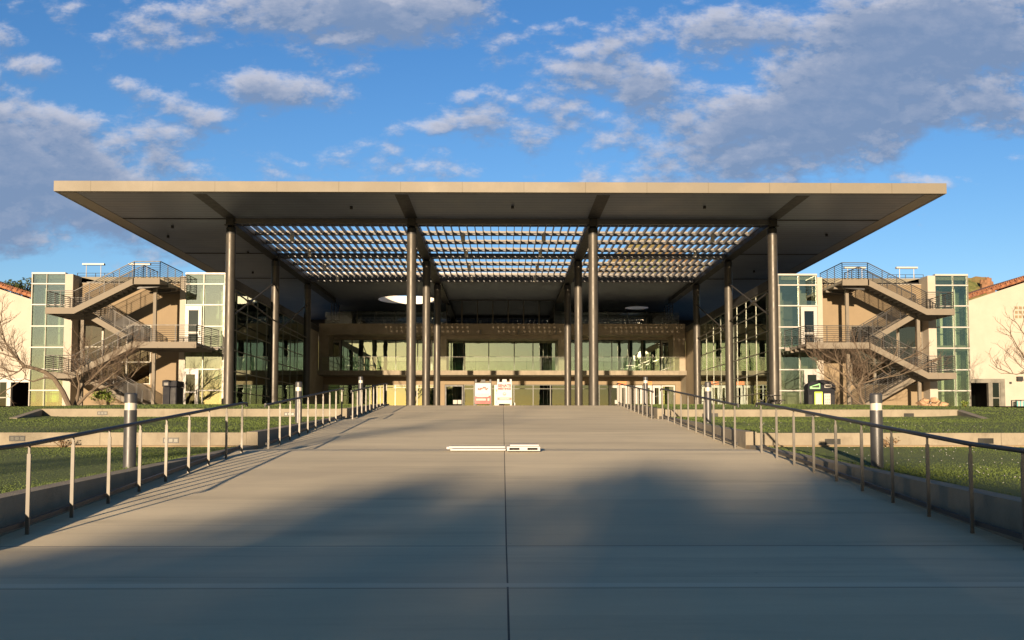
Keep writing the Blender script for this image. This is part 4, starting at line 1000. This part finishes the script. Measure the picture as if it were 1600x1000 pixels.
# waste stations
def waste(px0, px1, py0, Y, label, left):
    a, b = W(px0, 610, Y).x, W(px1, 610, Y).x; z0 = lawnz(a, Y) if Y < 60 else Z0; z0 = max(z0, 1.2); h = W(780, py0, Y).z-z0; cx = (a+b)/2; w = b-a
    t = thing('waste_station', label, 'waste bin', (cx, Y, z0))
    pts = [(a, z0), (b, z0), (b, z0+h*.78)]+[(cx+w/2*cos(q), z0+h*.78+h*.22*sin(q)) for q in [pi*k/12 for k in range(1, 12)]]+[(a, z0+h*.78)]
    bdy = MB().poly([(x, Y, z) for x, z in pts], (0, .7, 0)).build('body', 'bin', t, bevel=.03)
    hood = [(a-.03, z0+h*.62), (b+.03, z0+h*.62), (b+.03, z0+h*.79)]+[(cx+(w/2+.03)*cos(q), z0+h*.79+h*.23*sin(q)) for q in [pi*k/12 for k in range(1, 12)]]+[(a-.03, z0+h*.79)]
    MB().poly([(x, Y-.05, z) for x, z in hood], (0, .045, 0)).build('hood', 'bin', t)
    fl = MB()
    for k in range(3): fl.box(a+.05+.07*k, a+.08+.07*k, Y-.02, Y-.002, z0+.05, z0+h*.5); fl.box(b-.08-.07*k, b-.05-.07*k, Y-.02, Y-.002, z0+.05, z0+h*.5)
    fl.build('ribs', 'darksteel', t)
    def pn(n, mt, x0, x1, u0, u1, d, sk=0):
        return MB().poly([(x0, Y-d, z0+h*u0), (x1, Y-d, z0+h*u0), (x1, Y-d, z0+h*(u1)), (x0, Y-d, z0+h*(u1-sk))], (0, .004, 0)).build(n, mt, t)
    pn('opening_panel', 'green', cx-w*.44, cx-w*.06, .70, .90, .055, .12); pn('opening', 'black', cx-w*.36, cx-w*.09, .745, .84, .06, .05)
    pn('opening_panel', 'paper' if not left else 'bin', cx+w*.10, cx+w*.36, .74, .86, .055); pn('opening', 'black', cx+w*.13, cx+w*.33, .76, .83, .06)
    pn('label_panel', 'lime', cx-w*.26, cx+w*.03, .10, .60, .012); pn('label_sheet', 'paper', cx-w*.23, cx, .14, .55, .017)
    o = pn('label_panel', 'paper', cx+w*.09, cx+w*.33, .16, .54, .012)
    dm = MB()
    for i in range(3):
        for j in range(3): x = cx+w*(.12+.07*i); z = z0+h*(.2+.11*j); dm.box(x, x+.06, Y-.016, Y-.0125, z, z+.08)
    dm.build('pictograms', 'grey', o)
waste(1262.6, 1304.6, 594, 52, 'black twin recycling station with lime green label at the right wing', False)
def bin2(px0, px1, py0, Y):
    a, b = W(px0, 610, Y).x, W(px1, 610, Y).x; z0 = 1.25; h = W(780, py0, Y).z-z0; w = b-a
    t = thing('waste_station', 'dark navy twin litter bin seen side on at the left wing', 'waste bin', ((a+b)/2, Y, z0))
    m = MB().box(a+.03, a+w*.52, Y, Y+1.2, z0, z0+h*.75).box(a+w*.54, b-.03, Y+.06, Y+1.2, z0, z0+h*.75); m.build('body', 'bin', t, bevel=.02)
    MB().poly([(a, Y-.04, z0+h*.76), (a+w*.53, Y-.04, z0+h*.76), (a+w*.53, Y-.04, z0+h*.92), (a+w*.3, Y-.04, z0+h), (a, Y-.04, z0+h*.97)], (0, 1.28, 0)).build('hood', 'bin', t, bevel=.02)
    MB().poly([(a+w*.54, Y-.02, z0+h*.76), (b, Y-.02, z0+h*.76), (b, Y-.02, z0+h*.96), (a+w*.75, Y-.02, z0+h*.98), (a+w*.54, Y-.02, z0+h*.9)], (0, 1.26, 0)).build('hood', 'bin', t, bevel=.02)
    MB().box(a+.1, a+w*.42, Y-.045, Y-.041, z0+h*.80, z0+h*.9).build('opening', 'black', t); B(a-.004, a+.026, Y+.2, Y+.7, z0+h*.2, z0+h*.5).build('label_panel', 'lime', t)
    f = MB()
    for k in range(4): f.box(a+w*(.58+.09*k), a+w*(.61+.09*k), Y+.035, Y+.058, z0+.05, z0+h*.7)
    f.build('ribs', 'darksteel', t)
bin2(253.5, 276, 593.5, 53)
# picnic table beside the right front column
p = W(1205, 625, 54); z0 = 1.33
t = thing('picnic_table', 'small black metal picnic table beside the right front column', 'table', (p.x, 54, z0))
MB().tube((p.x, 54, z0+.72), (p.x, 54, z0+.75), .55, 16).build('tabletop', 'darksteel', t)
for k in range(4):
    c, s_ = cos(k*pi/2+.4), sin(k*pi/2+.4); MB().path([(p.x+.1*c, 54+.1*s_, z0+.72), (p.x+.35*c, 54+.35*s_, z0+.3), (p.x+.45*c, 54+.45*s_, z0)], .03, 6).build('leg', 'darksteel', t)
    MB().tube((p.x+.85*c, 54+.85*s_, z0+.43), (p.x+.85*c, 54+.85*s_, z0+.46), .2, 10).build('seat', 'darksteel', t); MB().tube((p.x+.45*c, 54+.45*s_, z0+.05), (p.x+.85*c, 54+.85*s_, z0+.43), .025, 6).build('seat_arm', 'darksteel', t)
# slatted rack at the far right
p = W(1594, 630, 58); z0 = 1.0
t = thing('slatted_bin', 'teal slatted bin in black frame by the cream wall at far right', 'bin', (p.x, 58, z0))
zt2 = W(780, 624.5, 58).z; f = MB()
for x in (p.x-.26, p.x+.36): f.box(x-.03, x+.03, 57.97, 58.03, z0-.3, zt2); f.box(x-.03, x+.03, 58.5, 58.56, z0-.3, zt2)
f.box(p.x-.23, p.x+.33, 57.97, 58.03, zt2-.05, zt2); f.box(p.x-.23, p.x+.33, 58.5, 58.56, zt2-.05, zt2); f.build('frame', 'black', t)
for k in range(5): x = p.x-.19+.1*k; B(x, x+.06, 58.031, 58.05, z0-.2, zt2-.08).build('slat', 'teal' if k % 2 == 0 else 'white', t)
B(p.x-.22, p.x+.32, 58.06, 58.48, z0-.2, zt2-.1).build('bin_liner', 'white', t)
# chairs inside the left corner tower
for px, lb in ((73, 'lime green chair inside the left glass tower, outer one'), (87, 'lime green chair inside the left glass tower, inner one')):
    p = W(px, 625, 61.3); t = thing('chair', lb, 'chair', (p.x, 61.3, Z0), 'green chairs in the glass tower')
    B(p.x-.28, p.x+.28, 61.3, 61.85, Z0+.42, Z0+.5).build('seat', 'lime', t, bevel=.02); B(p.x-.28, p.x+.28, 61.25, 61.3, Z0+.5, Z0+1.15).build('backrest', 'lime', t, bevel=.02)
    for dx in (-.25, .25):
        for dy in (.05, .5): MB().tube((p.x+dx, 61.3+dy, Z0), (p.x+dx, 61.3+dy, Z0+.42), .02, 6).build('leg', 'darksteel', t)

# rocks
import bmesh
def rock(x, y, z, r, lb, sd):
    rd = random.Random(sd); bm = bmesh.new()
    pts = [Vector((rd.gauss(0, 1), rd.gauss(0, 1), rd.gauss(0, 1))).normalized()*rd.uniform(.75, 1.1) for _ in range(15)]
    for q in pts: bm.verts.new((q.x*r*rd.uniform(.95, 1.25), q.y*r, q.z*r*.8))
    bmesh.ops.convex_hull(bm, input=bm.verts)
    bmesh.ops.delete(bm, geom=[v_ for v_ in bm.verts if not v_.link_faces], context='VERTS')
    me = bpy.data.meshes.new('boulder'); bm.to_mesh(me); bm.free(); me.materials.append(M['rock'])
    o = bpy.data.objects.new('boulder', me); COL.objects.link(o); o.location = (x, y, z); bv = o.modifiers.new('bevel', 'BEVEL'); bv.width = r*.08; bv.segments = 2
    tag(o, lb, 'rock', 'boulders by the right staircase')
RK = [(1436, 630, .34, 'brown boulder at the left end of the rock heap'), (1446, 634, .28, 'orange tan boulder low in the front left of the rock heap'), (1449, 627, .30, 'tan boulder leaning just left of the heap top'), (1457, 625, .28, 'topmost tan boulder of the rock heap by the stair'), (1459, 634, .30, 'pale boulder at the front middle of the rock heap'),
      (1466, 628, .27, 'flat topped boulder right of the topmost one'), (1469, 635, .26, 'reddish boulder low right of the heap middle'), (1475, 632, .25, 'orange boulder on the right slope of the rock heap'), (1482, 636, .22, 'small tan boulder low on the right slope of the heap'), (1490, 638, .18, 'smaller stone near the right end of the heap'), (1500, 640, .13, 'smallest stone at the right end of the heap')]
for i, (px, py, r, lb) in enumerate(RK):
    p = W(px, py, 52.5); rock(p.x, 52.3+(i % 3)*.25, p.z, r, lb, i+1)
rd = random.Random(4); rb = MB()
for k in range(130):
    x = rd.uniform(W(1432, 630, 52.5).x, W(1503, 630, 52.5).x); y = 52.4+rd.uniform(-.5, .8); r_ = rd.uniform(.03, .09); zz = 1.2+rd.random()*.28*max(0, 1-abs(x-25.3)/1.6)
    a = rd.uniform(0, 3); rb.tube((x, y, zz-r_), (x+r_*.4*cos(a), y+r_*.3, zz+r_), r_*1.2, 5, r_*.6)
tag(rb.build('rubble', 'rock'), 'small loose stones between the boulders by the right staircase', 'rubble', kind='stuff')

# ------------------------------------------------------------------ vegetation
def bare_tree(name, base, limbs, label, seed, twig=1.0, group=None, shrubby=0):
    """limbs: polylines (world points) with start radius; twigs grow from them"""
    rnd = random.Random(seed); t = thing(name, label, 'tree', base, group); tr = MB(); tw = MB(); tips = []
    def grow(p, d, L, r, depth):
        n = 3; q = p
        for i in range(n):
            d2 = (d+Vector((rnd.uniform(-.35, .35), rnd.uniform(-.35, .35), rnd.uniform(-.2, .32)))).normalized(); e = q+d2*L/n
            (tw if r < .02 else tr).tube(q, e, r*(1-.2*i/n), 4 if r < .02 else 5, r*(1-.2*(i+1)/n), caps=False); q = e; d = d2
            if depth > 0 and rnd.random() < .9*twig:
                a = rnd.uniform(0, 2*pi); s_ = (d+Vector((cos(a), sin(a), rnd.uniform(-.1, .7)))*.95).normalized(); grow(q, s_, L*rnd.uniform(.5, .75), r*.55, depth-1)
        if depth > 0: grow(q, (d+Vector((rnd.uniform(-.4, .4), rnd.uniform(-.4, .4), .15))).normalized(), L*.68, r*.62, depth-1)
    for pts, r0, tg in limbs:
        n = len(pts)
        for i in range(n-1):
            ra, rb = r0*(1-.75*i/(n-1)), r0*(1-.75*(i+1)/(n-1)); tr.tube(pts[i], pts[i+1], ra, 8, rb)
            if i >= tg:
                dr = (Vector(pts[i+1])-Vector(pts[i])).normalized()
                for k in range(2):
                    a = rnd.uniform(0, 2*pi); q = Vector(pts[i]).lerp(Vector(pts[i+1]), rnd.random()); grow(q, (dr*.5+Vector((cos(a), sin(a)*.8, rnd.uniform(-.1, .9)))).normalized(), rnd.uniform(.7, 1.2), .021, 3)
        dr = (Vector(pts[-1])-Vector(pts[-2])).normalized(); grow(Vector(pts[-1]), dr, 1.0, .03, 3)
    tr.build('trunk', 'bark', t, smooth=True); tw.build('twigs', 'twig', t)
    return t
def L(Y, *pp, dy=0): return [tuple(W(px, py, Y+dy*i)) for i, (px, py) in enumerate(pp)]
Yt = 50.5
bare_tree('bare_tree', tuple(W(109, 636, Yt)), [
    (L(Yt, (109, 636), (98, 612), (85, 592), (70, 581), (55, 576), (38, 572), (26, 560), (16, 548), (8, 535), (4, 520), dy=-.1), .15, 4),
    (L(Yt, (38, 572), (30, 580), (18, 586), (5, 590), dy=.2), .05, 0), (L(Yt, (26, 560), (14, 556), (0, 552), dy=.2), .05, 0), (L(Yt, (85, 592), (70, 590), (52, 596), (38, 592), (25, 600), dy=-.2), .06, 2), (L(Yt, (4, 548), (-8, 530), (-4, 512), dy=.2), .05, 0)],
    'gnarled bare tree leaning left in front of the left glass tower', 11, .85)
bare_tree('bare_tree', tuple(W(118, 636, Yt)), [
    (L(Yt+.6, (117, 636), (122, 618), (128, 605), (140, 596), (150, 585), (158, 572), dy=.1), .12, 1), (L(Yt+.6, (122, 632), (135, 618), (150, 606), (168, 592), (186, 578), dy=-.1), .10, 1),
    (L(Yt+.6, (122, 618), (124, 600), (120, 585), (128, 568), dy=-.2), .08, 1), (L(Yt+.6, (140, 612), (160, 608), (180, 600), (205, 590), dy=.2), .06, 0), (L(Yt+.6, (150, 585), (170, 566), (190, 556)), .06, 0)],
    'twiggy bare tree with several stems before the left staircase', 23, 1.0)
Yt = 51
bare_tree('bare_tree', tuple(W(1353, 638, Yt)), [
    (L(Yt, (1354, 638), (1345, 620), (1338, 605), (1325, 590), (1308, 578), (1288, 570), dy=.1), .08, 1), (L(Yt, (1352, 636), (1336, 625), (1322, 610), (1312, 600), (1296, 592), dy=-.2), .06, 1),
    (L(Yt, (1345, 620), (1344, 600), (1350, 582), (1345, 562), dy=.1), .06, 0), (L(Yt, (1338, 605), (1350, 590), (1372, 578), (1398, 566), dy=.1), .06, 0), (L(Yt, (1344, 600), (1372, 592), (1405, 586), (1430, 578), dy=-.1), .05, 0), (L(Yt, (1325, 590), (1318, 572), (1300, 560)), .05, 0)],
    'thin spreading bare tree before the right staircase', 37, .8)
bare_tree('bare_tree', tuple(W(1650, 640, 52)), [
    (L(52, (1650, 640), (1640, 610), (1628, 590), (1612, 574), (1602, 560), (1592, 545), dy=.0), .14, 2), (L(52, (1612, 574), (1600, 582), (1588, 585), (1578, 583)), .05, 0), (L(52, (1628, 590), (1622, 560), (1615, 540), (1605, 530)), .07, 1)],
    'bare tree reaching in from the right edge before the cream wall', 51, .7)
def leafy(m, c, r, n, size, rnd, flat=1.0):
    for _ in range(n):
        while True:
            p = Vector((rnd.uniform(-1, 1), rnd.uniform(-1, 1), rnd.uniform(-1, 1)))
            if .25 < p.length < 1: break
        p = Vector((p.x*r, p.y*r, p.z*r*flat))+Vector(c); a = Vector((rnd.gauss(0, 1), rnd.gauss(0, 1), rnd.gauss(0, 1))).normalized(); b = a.cross(Vector((rnd.gauss(0, 1), rnd.gauss(0, 1), 1))).normalized()
        s_ = size*rnd.uniform(.5, 1.2); m.quad(p-a*s_, p+b*s_*.5, p+a*s_, p-b*s_*.5)
def leaf_tree(name, x, y, z0, clumps, label, seed, n, size, group, mt='leaf', tr=.35):
    rnd = random.Random(seed); t = thing(name, label, 'tree', (x, y, z0), group); cr = MB(); tk = MB()
    top = max(c[2] for c in clumps); fork = Vector((x, y, z0+(top-z0)*.35)); tk.tube((x, y, z0-.3), fork, tr, 10, tr*.7)
    for (cx, cy, cz, r) in clumps:
        tk.tube(fork, (cx, cy, cz), tr*.4, 6, .05); leafy(cr, (cx, cy, cz), r, int(n*r*r), size, rnd, .85)
        for k in range(4):
            a = rnd.uniform(0, 2*pi); leafy(cr, (cx+r*.8*cos(a), cy+r*.8*sin(a), cz+rnd.uniform(-.3, .5)*r), r*.45, int(n*r*r*.18), size, rnd)
    tk.build('trunk', 'bark2', t); cr.build('crown', mt, t)
# dark evergreen behind the left tile roof
cl = [(W(px, py, 78).x, 78+k, W(px, py, 78).z, r) for k, (px, py, r) in enumerate(((18, 452, 1.0), (34, 443, .9), (46, 447, 1.0), (55, 452, 1.1), (8, 462, 1.2), (30, 460, 1.4), (62, 462, 1.4), (48, 468, 1.5), (-14, 470, 1.6)))]
leaf_tree('evergreen_tree', W(35, 460, 79).x, 79, 1.4, cl, 'dark evergreen tree rising behind the left tile roof', 5, 260, .14, None)
# shrubs
def shrub(px, py, Y, w, h, label, mt, n, size, z0=None):
    p = W(px, py, Y); z = p.z if z0 is None else z0; t = thing('shrub', label, 'shrub', (p.x, Y, z)); rnd = random.Random(int(px)); f = MB(); st = MB()
    for k in range(7):
        e = (p.x+rnd.uniform(-w, w)*.5, Y+rnd.uniform(-.2, .2), z+h*rnd.uniform(.5, 1)); st.tube((p.x, Y, z), e, .012, 5, .005); leafy(f, e, w*.28, n, size, rnd)
    st.build('stem', 'dead', t); f.build('foliage', mt, t)
shrub(160, 632, 52, 1.0, .75, 'small yellow green shrub under the left staircase', 'leaf2', 90, .08)
shrub(97, 700, 19.1, .26, .2, 'small dry plant at the foot of the nearer left retaining wall', 'dead', 14, .03)
shrub(1386, 702, 19.1, .30, .2, 'small dry plant at the foot of the nearer right retaining wall', 'dead', 14, .03)
shrub(1508, 640, 57, .4, .5, 'little green bush beside the dark doorway at right', 'leaf2', 40, .06)

# trees and low blocks behind the camera: they shade the lower ramp and show in the glass
def shade_tree(prof, y, label, seed, z0, group, n=60, lo=9.3):
    rnd = random.Random(seed); cs = []
    for x, top in prof:
        r = rnd.uniform(.8, 1.0); cs.append((x, y+rnd.uniform(-1, 1), top-r*.9, r))
        cs.append((x+rnd.uniform(-.3, .3), y+rnd.uniform(-1, 1), top-r*2.3, 1.3)); cs.append((x, y+rnd.uniform(-1, 1), top-r*2.3-2.2, 1.7))
    x = sum(p[0] for p in prof)/len(prof); leaf_tree('shade_tree', x, y, z0, cs, label, seed, n, .17, group, tr=.4)
GRP = 'trees behind the viewer that shade the ramp'
shade_tree([(-21.0, 11.6), (-20.3, 12.4), (-19.5, 12.5), (-18.6, 12.0), (-17.8, 12.2)], -75, 'broad dark tree behind the viewer, left one', 61, -4.2, GRP, 208)
shade_tree([(-17.0, 13.0), (-16.2, 13.1), (-15.4, 12.0), (-14.6, 12.7), (-13.7, 12.9), (-13.1, 13.0), (-12.75, 12.4)], -76, 'broad dark tree behind the viewer, right one', 62, -4.2, GRP, 208)
rr = random.Random(9)
for k in range(17):
    x = -78+k*8.5+rr.uniform(-3, 3)
    h = rr.uniform(10.5, 13.5); y = -98+rr.uniform(-5, 5)
    cs = [(x+rr.uniform(-4.5, 4.5), y+rr.uniform(-2, 2), h-rr.uniform(1.8, 8)-4.2, rr.uniform(1.8, 2.8)) for _ in range(9)]
    leaf_tree('shade_tree', x, y, -4.2, cs, 'round tree in the row far behind the viewer', 70+k, 26, .36, 'row of round trees far behind the viewer')
# slim bare tree whose limbs rake the upper ramp with soft streaks
bare_tree('bare_tree', (-24, -58, -4), [([(-24, -58, -4), (-24, -58, 4), (-23.4, -58, 9), (-22.5, -58, 13)], .3, 1), ([(-23.8, -58, 6), (-26, -58, 10), (-27.5, -58, 13.2)], .16, 0), ([(-23.5, -58, 8), (-21, -58, 11.5), (-19, -58, 13.5)], .16, 0), ([(-23, -58, 10), (-20, -58, 12), (-17, -58, 13)], .12, 0)],
          'tall bare tree behind the viewer', 88, .9)
SC.cycles.max_bounces = 8; SC.cycles.transparent_max_bounces = 16; SC.cycles.diffuse_bounces = 3
